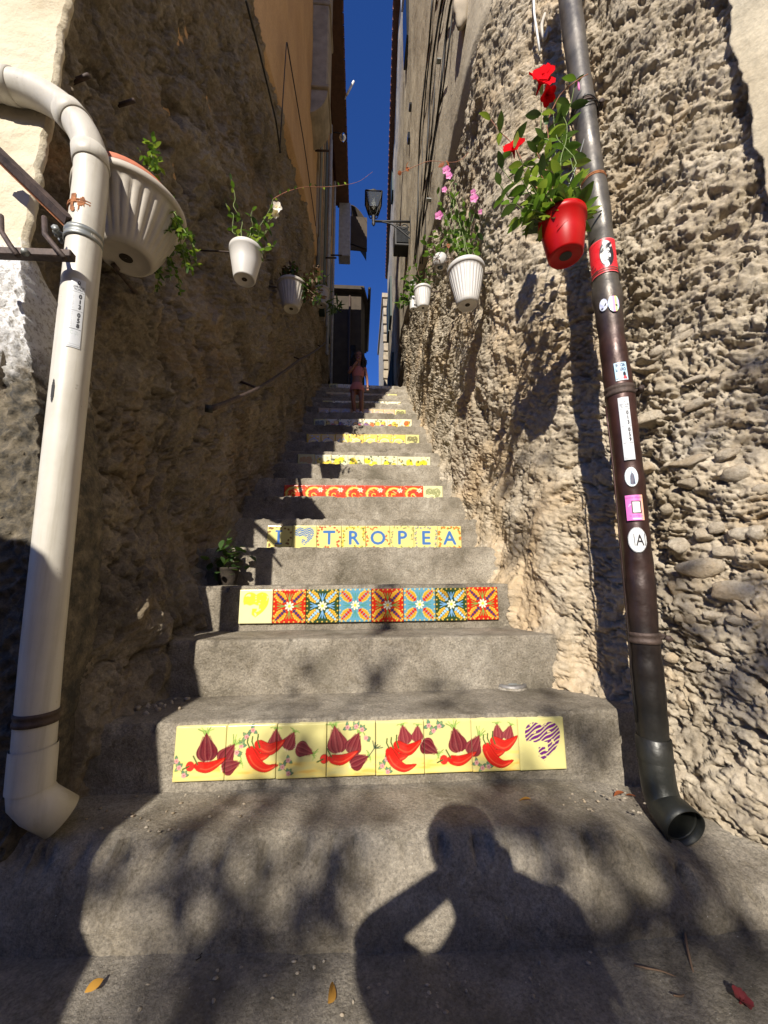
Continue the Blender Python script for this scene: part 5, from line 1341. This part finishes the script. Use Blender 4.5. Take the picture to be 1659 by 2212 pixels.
# --- dark bushy plant on a left step
c0 = Vector((-.67,2.04,T[3])); t_ = thing('potted_plant', 'dark bushy plant in shade at the left end of a step, below the letters', 'plant', c0)
pot(t_, c0, .055, .042, .09, M['soil'], 0, hole=False); lv = Leaves(t_, [M['leafdark']], .045, .02)
for i in range(70):
    p = c0+Vector((random.gauss(.0,.055), random.gauss(0,.05), .13+random.gauss(0,.05))); lv.add(p, rv(1)+Vector((0,-.3,.4)), random.uniform(.7,1.2))

# ------------------------------------------------------------------ street lantern
lx = onY(807,478,5.1); wx = Xr(5.1)-.02
t_ = thing('street_lamp', 'black wrought iron lantern on a scrolled arm from the right house', 'street lamp', (wx,5.1,lx.z))
mk('arm', tube([Vector((lx.x-.02,5.1,lx.z)), Vector((wx+.05,5.1,lx.z+.03))], .016, 8), M['black'], t_)
mk('arm', tube(catmull([Vector((lx.x+.12,5.1,lx.z)), Vector((lx.x+.3,5.1,lx.z-.05)), Vector((wx-.08,5.1,lx.z-.22)), Vector((wx,5.1,lx.z-.30))], 6), .011, 6), M['black'], t_)
mk('wall_plate', box(wx-.02,wx+.05,5.07,5.13,lx.z-.35,lx.z+.12,.005), M['black'], t_, False)
for (cx, cz, rr) in ((wx-.11,lx.z-.08,.065),(wx-.22,lx.z-.05,.035),(wx-.05,lx.z-.18,.03)):
    mk('scroll', tube([(cx+rr*(1-t/9)*math.cos(t), 5.1, cz+rr*(1-t/9)*math.sin(t)) for t in np.linspace(0,6.2,22)], .009, 6), M['black'], t_)
zb = lx.z+.02
mk('stem', lathe([(.012,-.10),(.03,-.06),(.018,-.03),(.03,0),(.02,.03),(.035,.06),(.02,.08)], 12, (lx.x,5.1,zb)), M['black'], t_)
s0, s1, z0, z1 = .075, .125, zb+.17, zb+.40
V = []
for (s_, z) in ((s0,z0),(s1,z1)): V += [(lx.x-s_,5.1-s_,z),(lx.x+s_,5.1-s_,z),(lx.x+s_,5.1+s_,z),(lx.x-s_,5.1+s_,z)]
for i in range(4):
    mk('frame_bar', tube([V[i], V[4+i]], .010, 4), M['black'], t_); mk('frame_bar', tube([V[i], V[(i+1)%4]], .010, 4), M['black'], t_); mk('frame_bar', tube([V[4+i], V[4+(i+1)%4]], .013, 4), M['black'], t_)
    mk('pane', ([V[i], V[(i+1)%4], V[4+(i+1)%4], V[4+i]], [(0,1,2,3)]), M['glass'], t_, False)
    a = Vector(V[i]); mk('bracket_leg', tube(catmull([Vector((lx.x,5.1,zb+.05)), a.lerp(Vector((lx.x,5.1,zb+.07)), .35)+Vector((0,0,-.05)), a], 4), .008, 5), M['black'], t_)
mk('lamp_roof', (V[4:8]+[(lx.x-.05,5.05,z1+.09),(lx.x+.05,5.05,z1+.09),(lx.x+.05,5.15,z1+.09),(lx.x-.05,5.15,z1+.09)], [(0,1,5,4),(1,2,6,5),(2,3,7,6),(3,0,4,7),(4,5,6,7),(3,2,1,0)]), M['black'], t_, False)
mk('finial', lathe([(.05,.0),(.055,.03),(.02,.04),(.025,.06),(.001,.08)], 12, (lx.x,5.1,z1+.09)), M['black'], t_)
mk('bulb', lathe([(.001,0),(.03,.02),(.038,.06),(.02,.11),(.018,.15)], 16, (lx.x,5.1,z0+.03)), M['bulb'], t_)
p = onY(868,518,5.6); t_ = thing('wall_box', 'dark framed box on the right house just below the lantern arm', 'box', p)
x = Xr(5.6); mk('box', box(x-.26,x+.05,5.5,5.75,p.z-.20,p.z+.17,.01), M['black'], t_, False); mk('front', box(x-.23,x-.02,5.485,5.5,p.z-.16,p.z+.13), M['darkglass'], t_, False)
# awning and grey panel at the far end of the left house
p = onY(744,500,9.1); t_ = thing('awning', 'dark curved awning sticking out from the left house against the sky', 'awning', onY(760,500,9.1))
P0 = onY(758,442,9.1); P1 = onY(793,452,9.1); P2 = onY(793,545,9.1); P3 = onY(754,530,9.1)
V = []; n1 = 12
for q, (Y) in enumerate((9.1, 10.4)):
    for i in range(n1+1):
        f = i/n1; x = P0.x+(P1.x-P0.x)*f; z = P0.z-.55*f**1.8-.0; V.append((x, Y, z))
        V.append((x, Y, z-.02))
k = 2*(n1+1); F = []
for i in range(n1): a = 2*i; F += [(a,a+2,k+a+2,k+a),(a+1,k+a+1,k+a+3,a+3),(a,a+1,a+3,a+2)]
mk('canopy', (V, F), M['darkhouse'], t_)
mk('side_panel', (merge([prism([(P0.x,9.1),(P1.x,9.12),(P1.x,9.14),(P0.x,9.12)], P2.z+.05, P1.z-.25)])), M['darkhouse'], t_, False)
mk('strut', tube([(P0.x,9.1,P3.z+.05),(P1.x,9.1,P2.z+.10)], .02, 6), M['black'], t_)
A_ = onY(733,440,9.05); B_ = onY(756,556,9.05)
tag(mk('wall_panel', box(A_.x,B_.x,9.0,9.3,B_.z,A_.z,.01), M['greybox'], None, False), 'tall pale grey panel at the far end of the left house, beside the awning', 'panel')
p = onY(757,186,6.3); tag(mk('antenna', merge([tube([onY(749,205,6.3), onY(764,176,6.3)], .022, 6), tube([onY(745,215,6.4), onY(752,196,6.3)], .012, 5)]), M['whitepaint']), 'white antenna rod poking out over the left eaves against the sky', 'antenna')
p = onY(740,297,7.0); t_ = thing('wall_lamp', 'small glass lamp under the left eaves', 'lamp', p); mk('shade', lathe([(.02,.12),(.05,.08),(.075,0),(.05,-.06),(.001,-.08)], 16, p), M['glass'], t_); mk('bracket', tube([p+Vector((0,0,.1)), Vector((-.72,7.0,p.z+.14))], .012, 6), M['black'], t_)
# loose white cable beside the dark pipe, top right
tag(mk('loose_cable', tube([onY(x,y,1.45) for x, y in ((1152,-20),(1154,30),(1160,70),(1166,112))], .006, 6), M['whitepaint']), 'loose white cable hanging at the top, left of the dark downpipe', 'cable')
tag(mk('loose_cable', tube(catmull([onY(x,y,1.45) for x, y in ((1175,-20),(1180,20),(1170,55),(1176,85),(1184,62),(1190,72))], 4), .009, 6), M['dirtywhite']), 'curled pale cable end at the top, next to the dark downpipe', 'cable')
# ------------------------------------------------------------------ small things on the steps and ground
p = onZ(1103,1484,T[1])+Vector((0,0,.007)); t_ = thing('drain_cover', 'round metal drain cap set in mortar on the second tread, right of centre', 'drain cover', p)
mk('seat_ring', lathe([(.064,-.02),(.064,.002)], 40, p), M['mortar'], t_)
mk('rim', lathe([(.062,.002),(.060,.011),(.050,.012),(.048,.008)], 40, p), M['metal'], t_); mk('cap', lathe([(.048,.008),(.030,.009),(.029,.013),(.001,.013)], 40, p), M['galv'], t_)
mk('slot', box(p.x-.012,p.x+.012,p.y-.003,p.y+.003,p.z+.0125,p.z+.0145), M['iron'], t_, False)
def fallen(px, py, z, L, W, mat, ang, lab, tilt=.25, cat='leaf', curl=.25):
    p = onZ(px, py, z+.012); v, f = leaf_shape(L, W, curl, .35, 8); v = [(a, b-L/2, c+L*.08) for a, b, c in v]
    Mx = Matrix.Translation(p) @ Matrix.Rotation(ang, 4, 'Z') @ Matrix.Rotation(tilt, 4, 'Y')
    tag(mk('fallen_leaf', xform((v, f), Mx), mat), lab, cat, 'fallen leaves')
fallen(716,2143,GZ,.046,.012,M['drygold'],-.35,'golden dry leaf standing on edge on the ground at the bottom centre',.9)
fallen(204,2128,GZ,.036,.009,M['drygold'],-.6,'dry yellow leaf in the dark shade, bottom left of the ground',.7)
fallen(1134,1727,T[0],.032,.011,M['drygold'],1.2,'orange dry leaf on the first tread below the heart tile',.2)
fallen(1338,1715,T[0]-.02,.034,.014,M['dryred'],1.5,'brown dry leaf near the foot of the dark downpipe',.2)
fallen(1362,1718,T[0]-.03,.026,.010,M['dryred'],.6,'small curled brown leaf against the dark downpipe shadow',.4)
fallen(1513,2008,GZ,.065,.009,M['leaflight'],.75,'long green leaf lying at the bottom right by the kerb',.2)
fallen(1522,2067,GZ,.03,.009,M['dryred'],.7,'small tan leaf among the twigs at the bottom right',.2)
def twig(P, r0, lab):
    Q = catmull([onZ(x, y, GZ+h) for x, y, h in P], 4); tag(mk('twig', tube(Q, [r0*(1-.5*i/len(Q)) for i in range(len(Q))], 6), M['twig']), lab, 'twig', 'twigs on the ground')
twig([(1476,1988,.02),(1482,2035,.03),(1492,2080,.02),(1500,2120,.01),(1478,2150,.01),(1455,2150,.02)], .0028, 'thin bent twig below the green leaf, bottom right')
twig([(1370,2085,.015),(1400,2092,.02),(1430,2098,.015),(1460,2110,.012)], .002, 'straight thin twig left of the bent one, bottom right')
twig([(1525,2035,.01),(1548,2055,.015),(1566,2072,.01)], .002, 'reddish stalk right behind the green leaf')
twig([(1545,2130,.01),(1580,2160,.012),(1620,2200,.01)], .0025, 'twig leading to the fallen red flower at the bottom right corner')
p = onZ(1600,2165,GZ+.02); t_ = thing('fallen_flower', 'fallen dark red flower in the bottom right corner of the ground', 'flower', p)
flower(t_, p, (.3,-.3,1), .017, M['crimson'], 5, 'petals', .6, 1.1); mk('stalk', tube([p, p+Vector((.02,-.01,-.012)), p+Vector((.045,-.03,-.012))], .002, 5), M['twig'], t_)
crk = [(430,2068),(450,2040),(478,2022),(505,2026),(540,2010),(580,2012),(620,2006),(660,2004),(700,1996),(740,2003),(780,1998)]
Q = [p_+Vector((random.gauss(0,.003), random.gauss(0,.003), 0)) for p_ in catmull([onZ(x, y+10, GZ)+Vector((0,0,.0035)) for x, y in crk], 5)]
mk('crack', tube(Q, [.0022*random.uniform(.3,1) for _ in Q], 4), M['soil'], stairs)
dbr = []
for i in range(150):
    if i < 60: px, py, z = random.uniform(150,560), random.uniform(1640,1800), T[0]
    elif i < 100: px, py, z = random.uniform(1180,1420), random.uniform(1690,1800), T[0]
    else: px, py, z = random.uniform(200,1500), random.uniform(2020,2200), GZ
    p = onZ(px, py, z); 
    if z == T[0] and (p.y > 1.29 or p.y < 1.1): continue
    dbr.append(blob(p+Vector((0,0,.002)), (random.uniform(.002,.006), random.uniform(.002,.005), .0025), i, 1, .3))
for i in range(26):
    p = Vector((-.85+random.uniform(0,.26), 1.5+random.uniform(-.12,.05), T[1])); dbr.append(blob(p+Vector((0,0,.004)), tuple(random.uniform(.004,.013) for _ in range(3)), i, 1, .3))
mk('grit', merge(dbr), M['stone'], kind='stuff', label='scattered grit and crumbs of mortar')

# ------------------------------------------------------------------ people
def skin(name, joints, edges, mat, parent, sub=2, root=None):
    names = list(joints); me = bpy.data.meshes.new(name)
    me.from_pydata([joints[k][0] for k in names], [], []); me.edges.add(len(edges))
    me.edges.foreach_set('vertices', [names.index(x) for e in edges for x in e]); me.update()
    o = bpy.data.objects.new(name, me); C.objects.link(o)
    o.modifiers.new('s', 'SKIN'); sm = o.modifiers.new('d', 'SUBSURF'); sm.levels = sub; sm.render_levels = sub
    for i, k in enumerate(names):
        r_ = joints[k][1]; r_ = r_ if hasattr(r_, '__len__') else (r_, r_); me.skin_vertices[0].data[i].radius = r_
        me.skin_vertices[0].data[i].use_root = (k == (root or names[0]))
    bpy.context.view_layer.update()
    ev = o.evaluated_get(bpy.context.evaluated_depsgraph_get()); nm = bpy.data.meshes.new_from_object(ev)
    V = np.array([v.co[:] for v in nm.vertices]); F = [tuple(p.vertices) for p in nm.polygons]
    bpy.data.objects.remove(o); bpy.data.meshes.remove(nm)
    return mk(name, (V, F), mat, parent)
# girl coming down the steps
g0 = Vector((onY(771,888,4.93).x, 4.93, T[14])); s = .99
t_ = thing('person', 'small girl with dark curly hair in pink top and shorts, high on the steps', 'person', g0)
G = lambda x, y, z: tuple(g0+Vector((x*s, y*s, z*s)))
J = dict(pelvis=(G(.0,0,.43),(.075,.06)), waist=(G(.0,0,.52),(.062,.05)), chest=(G(.012,-.01,.64),(.078,.055)), neckb=(G(.018,-.015,.73),(.035,.033)), neck=(G(.02,-.02,.775),(.028,.028)),
  head1=(G(.02,-.025,.83),(.058,.062)), head2=(G(.02,-.02,.90),(.064,.068)), head3=(G(.02,-.015,.935),(.045,.05)),
  hipl=(G(-.05,0,.40),.052), kneel=(G(-.055,-.045,.235),.034), calfl=(G(-.04,-.01,.14),.032), ankl=(G(-.035,.01,.045),.020), toel=(G(-.035,-.06,.02),.018),
  hipr=(G(.05,0,.40),.052), kneer=(G(.06,-.045,.235),.034), calfr=(G(.06,-.01,.14),.032), ankr=(G(.058,.01,.045),.020), toer=(G(.06,-.06,.02),.018),
  shl=(G(-.085,-.005,.695),.030), ell=(G(-.115,-.06,.60),.022), wrl=(G(-.04,-.12,.68),.017), hal=(G(.0,-.12,.745),.018),
  shr=(G(.11,-.005,.69),.030), elr=(G(.135,-.0,.56),.022), wrr=(G(.145,-.03,.44),.016), har=(G(.145,-.04,.39),.017))
E_ = [('pelvis','waist'),('waist','chest'),('chest','neckb'),('neckb','neck'),('neck','head1'),('head1','head2'),('head2','head3'),('pelvis','hipl'),('hipl','kneel'),('kneel','calfl'),('calfl','ankl'),('ankl','toel'),
  ('pelvis','hipr'),('hipr','kneer'),('kneer','calfr'),('calfr','ankr'),('ankr','toer'),('chest','shl'),('shl','ell'),('ell','wrl'),('wrl','hal'),('chest','shr'),('shr','elr'),('elr','wrr'),('wrr','har')]
skin('body', J, E_, M['skin'], t_)
for k, (bx, bz, rot) in dict(l=(.0,.745,1), r=(.145,.39,-1)).items():
    base_ = Vector(G(bx, -.12 if k == 'l' else -.04, bz))
    for i in range(5):
        d = Vector(((i-2)*.006, -.004, .026*rot if k == 'l' else -.028)); 
        mk('finger', tube([base_+Vector(((i-2)*.006,0,.008*rot)), base_+d*1.0+Vector((0,-.006,0)), base_+d*1.35+Vector((0,.002,0))], [.0045,.004,.003], 6), M['skin'], t_)
# top, shorts, hair, face, shoes
mk('top', lathe([(.066,.585-.02),(.080,.60),(.084,.66),(.078,.695),(.05,.715)], 28, (0,0,0)), M['pinkcloth'], t_)
tp = [o for o in t_.children if o.name.startswith('top')][0]; tp.location = Vector((.012*s, -.008, 0)); tp.location += Vector((0,0,.65*s)); tp.scale = (1.06, .80, 1)
for sx in (-1,1): mk('frill', blob(G(.012+sx*.092,-.008,.70), (.028,.035,.022), 2, 2, .25), M['pinkcloth'], t_)
sh = mk('shorts', lathe([(.070,.47),(.082,.45),(.098,.41),(.104,.365),(.10,.35)], 28, g0), M['pinkcloth'], t_); sh.scale = (1.0,.85,1)
ps = []
r_ = random.Random(3)
for i in range(90):
    a = r_.uniform(0, 6.3); 
    if 4.1 < a < 5.3: a += 1.9
    top_ = Vector(G(.02+.03*math.cos(a), -.01+.03*math.sin(a), .95)); mid_ = Vector(G(.02+.075*math.cos(a), -.01+.07*math.sin(a), .88)); L_ = r_.uniform(.62,.80)
    low_ = Vector(G(.02+.10*math.cos(a)+r_.uniform(-.02,.02), .01+.075*math.sin(a), L_)); P = catmull([top_, mid_, mid_.lerp(low_, .5)+Vector((r_.uniform(-.015,.015),0,0)), low_], 6)
    P = [p+Vector((.006*math.sin(j*1.5+i), .006*math.cos(j*1.5+i), 0)) for j, p in enumerate(P)]; ps.append(tube(P, [.009*(1-.5*j/len(P)) for j in range(len(P))], 5))
ps.append(blob(G(.02,.005,.915), (.070,.070,.052), 1, 3, .05))
mk('hair', merge(ps), M['hair'], t_)
for sx in (-1,1):
    mk('eye', blob(G(.02+sx*.024,-.080,.875), (.008,.004,.005), 0, 1, 0), M['black'], t_); mk('shoe', blob(G(-.035 if sx < 0 else .06,-.035,.02), (.026,.055,.022), 0, 2, .03), M['shoe'], t_)
mk('nose', blob(G(.02,-.088,.852), (.008,.009,.012), 0, 1, 0), M['skin'], t_); mk('mouth', blob(G(.02,-.083,.826), (.014,.004,.004), 0, 1, 0), M['pink'], t_)

# the photographer, crouched behind the camera with the phone raised; only the shadow is seen
t_ = thing('person', 'crouching photographer with raised elbow whose shadow falls on the bottom step', 'person', (-.05,-.5,GZ))
J = dict(pelvis=((-.05,-.55,-.50),(.17,.13)), waist=((-.06,-.50,-.32),(.16,.12)), chest=((-.085,-.42,-.10),(.165,.12)), neckb=((-.115,-.37,.05),(.115,.08)), neck=((-.10,-.31,.075),(.05,.05)),
  head1=((-.115,-.25,.10),(.062,.072)), head2=((-.122,-.25,.165),(.066,.080)), head3=((-.125,-.25,.21),(.05,.06)),
  shl=((-.25,-.40,-.015),.060), ell=((-.335,-.20,-.045),.044), wrl=((-.10,-.10,.015),.030), hal=((-.05,-.07,.01),.032),
  shr=((.06,-.40,.05),.066), elr=((.118,-.20,-.02),.062), wrr=((.055,-.13,-.03),.052), har=((.02,-.09,.0),.040),
  hipl=((-.14,-.55,-.52),.09), kneel=((-.26,-.30,-.42),.065), ankl=((-.20,-.48,-.76),.04), toel=((-.22,-.34,-.79),.035),
  hipr=((.05,-.55,-.52),.09), kneer=((.16,-.28,-.45),.065), ankr=((.12,-.42,-.76),.04), toer=((.13,-.28,-.79),.035))
E_ = [('pelvis','waist'),('waist','chest'),('chest','neckb'),('neckb','neck'),('neck','head1'),('head1','head2'),('head2','head3'),('chest','shl'),('shl','ell'),('ell','wrl'),('wrl','hal'),
  ('chest','shr'),('shr','elr'),('elr','wrr'),('wrr','har'),('pelvis','hipl'),('hipl','kneel'),('kneel','ankl'),('ankl','toel'),('pelvis','hipr'),('hipr','kneer'),('kneer','ankr'),('ankr','toer')]
skin('body', J, E_, M['skin'], t_)
JS = {k: (v[0], tuple(q*1.12 for q in (v[1] if hasattr(v[1],'__len__') else (v[1],v[1])))) for k, v in J.items() if k in ('pelvis','waist','chest','neckb','shl','ell','shr','elr')}
skin('shirt', JS, [e for e in E_ if e[0] in JS and e[1] in JS], M['shirt'], t_)
JT = {k: (v[0], tuple(q*1.1 for q in (v[1] if hasattr(v[1],'__len__') else (v[1],v[1])))) for k, v in J.items() if k in ('pelvis','hipl','kneel','ankl','hipr','kneer','ankr')}
skin('trousers', JT, [e for e in E_ if e[0] in JT and e[1] in JT], M['denim'], t_)
mk('hair', blob((-.125,-.265,.19), (.085,.095,.075), 1, 3, .04), M['hair'], t_)
mk('nose', blob((-.115,-.165,.13), (.012,.014,.018), 0, 2, 0), M['skin'], t_)
for sx in (-1,1):
    mk('eye', blob((-.12+sx*.03,-.175,.155), (.010,.006,.007), 0, 1, 0), M['whitepaint'], t_)
    hb = Vector((-.045,-.06,.01)) if sx < 0 else Vector((.035,-.06,-.03))
    for i in range(5): mk('finger', tube([hb+Vector((0,0,(i-2)*.016)), hb+Vector((sx*.018,.018,(i-2)*.016)), hb+Vector((sx*.004,.032,(i-2)*.016+.003))], [.009,.008,.006], 6), M['skin'], t_)
mk('shadow_filler', blob((.028,-.075,.012), (.028,.03,.040), 0, 2, .05), M['shirt'], t_)  # lump added at the hand to close a gap in the figure's shadow
tag(mk('phone', box(-.036,.040,-.030,-.021,-.115,.034,.003), M['black'], None, False), 'phone held up by the crouching photographer', 'phone')
tg = thing('shoulder_bag', 'dark bag hanging behind the crouching photographer', 'bag', (.15,-.5,-.3))
mk('bag', box(.10,.20,-.62,-.42,-.40,-.12,.02), M['shirt'], tg, False); mk('strap', tube([(.13,-.45,-.14),(.095,-.42,.075),(.05,-.40,.05),(.0,-.48,-.1)], .008, 6), M['shirt'], tg)

# unseen slab added behind the camera, outlined to cast the lower left shadow
bt = [(-1.55,1.05),(-1.30,.98),(-1.18,.90),(-1.10,.62),(-1.065,.40),(-1.05,.23),(-1.03,.12),(-.975,.03),(-.935,-.03),(-.895,-.075),(-.86,-.12),(-.80,-.35),(-.78,-.85),(-1.9,-.85),(-1.9,1.05)]
V = []; nb = len(bt); ys = np.linspace(-.3,-.40,4)
for y in ys: V += [(x-(y+.3)*-.0, y, z) for x, z in bt]
F = [tuple(range(nb)), tuple(range(4*nb-1, 3*nb-1, -1))]+[(j*nb+i, (j+1)*nb+i, (j+1)*nb+(i+1)%nb, j*nb+(i+1)%nb) for j in range(3) for i in range(nb)]
tag(mk('shadow_caster', (V, F), M['rockL'], None, False), 'unseen shadow caster added behind and left of the viewpoint', 'shadow_caster')

# ------------------------------------------------------------------ tree behind the viewpoint; its sparse twigs dapple the steps
tr = thing('tree', 'tree with sparse leafy branches behind the viewpoint, dappling the steps', 'tree', (-2.6,-7.4,GZ))
SD = -SUN_TO
def back(px, py, dist):
    for z in (T[1], T[0], GZ):
        p = onZ(px, py, z)
        if z == T[1] and p.y > 1.306: break
        if z == T[0] and 1.06 < p.y: break
    return p+SD*dist
trunk_top = Vector((-2.5,-7.3,2.6))
mk('trunk', tube(catmull([Vector((-2.6,-7.4,GZ-.05)), Vector((-2.5,-7.35,.6)), Vector((-2.62,-7.3,1.6)), trunk_top], 5), [.16]*5+[.14]*5+[.12]*5+[.1], 12), M['twig'], tr)
lt = Leaves(tr, [M['leafdark']], .09, .024, True)
CL = [((690,1640),.05,10),((720,1720),.06,14),((735,1800),.07,14),((760,1880),.07,12),((520,1870),.06,16),((505,1880),.05,12),((330,1900),.05,8),
  ((1110,1745),.07,18),((1160,1750),.06,12),((1080,1740),.05,8),((1385,1830),.07,18),((1410,1850),.05,10),((1290,1960),.08,16),((1300,2060),.10,20),((1310,2160),.10,18),((1250,1960),.05,8),
  ((480,2080),.08,18),((430,2150),.08,18),((380,2200),.07,12),((640,2070),.08,16),((560,1730),.05,8),((460,1770),.05,8),((1480,1960),.08,14),((640,1500),.04,6),((860,1420),.05,10),((835,1470),.05,8),((890,1400),.05,8),
  ((1250,1620),.05,8),((1560,2050),.08,14),((1150,2150),.06,8),((1400,1960),.05,6),((430,1850),.06,8),((600,1960),.06,9),((980,1560),.05,5),((1180,1580),.04,5)]
for i, (q, rad, n) in enumerate(CL):
    D_ = 6.6+(i*37 % 10)*.16; cpos = back(q[0], q[1], D_)
    mk('branch', tube(wander(trunk_top+rv(.05), cpos, 5, .06, -.15), [.022*(1-.8*k/16) for k in range(16)], 5), M['twig'], tr) if i % 4 == 0 else None
    for _ in range(int(n*1.5)): lt.add(cpos+rv(rad*.8), rv(1), random.uniform(.7,1.2))
# leaf masses that shade parts of the right wall
for (px, py, rad, n) in ((1640,850,.10,22),(1650,920,.08,14),(1600,1340,.10,20),(1560,1450,.08,12),(1100,1000,.05,8),(1130,1150,.06,10),(1180,960,.05,6),(1000,1450,.04,6),(1450,1300,.06,8),(1620,1600,.09,14)):
    cpos = hitR(px, py)+SD*7.2
    for _ in range(n): lt.add(cpos+rv(rad*.75), rv(1), random.uniform(.7,1.2))
lt.done('foliage')

# the far side of the street behind the viewpoint
rd_ = mk('road', ([(-40,-8.6,GZ+.004),(40,-8.6,GZ+.004),(40,-.9,GZ+.004),(-40,-.9,GZ+.004)], [(0,1,2,3)]), simple('asphalt', (.05,.05,.052), .9, var=.3, sc=30, bst=.6, bsc=90), kind='structure')
hb = thing('building', 'low rendered house across the street behind the viewpoint', 'building', (0,-9,GZ))
mk('wall', box(-16,14,-14,-9,GZ-.1,4.6), M['rplaster'], hb, False); mk('roof', box(-16.2,14.2,-14.2,-8.8,4.6,4.78), M['rooftile'], hb, False)
for i in range(7):
    x = -14+i*4.1; f = mk('window', box(x,x+.9,-9.0,-8.96,1.1,2.5), M['greenwood'], hb, False); mk('sill', box(x-.08,x+.98,-9.0,-8.88,1.0,1.09), M['grey_stone'], f, False)
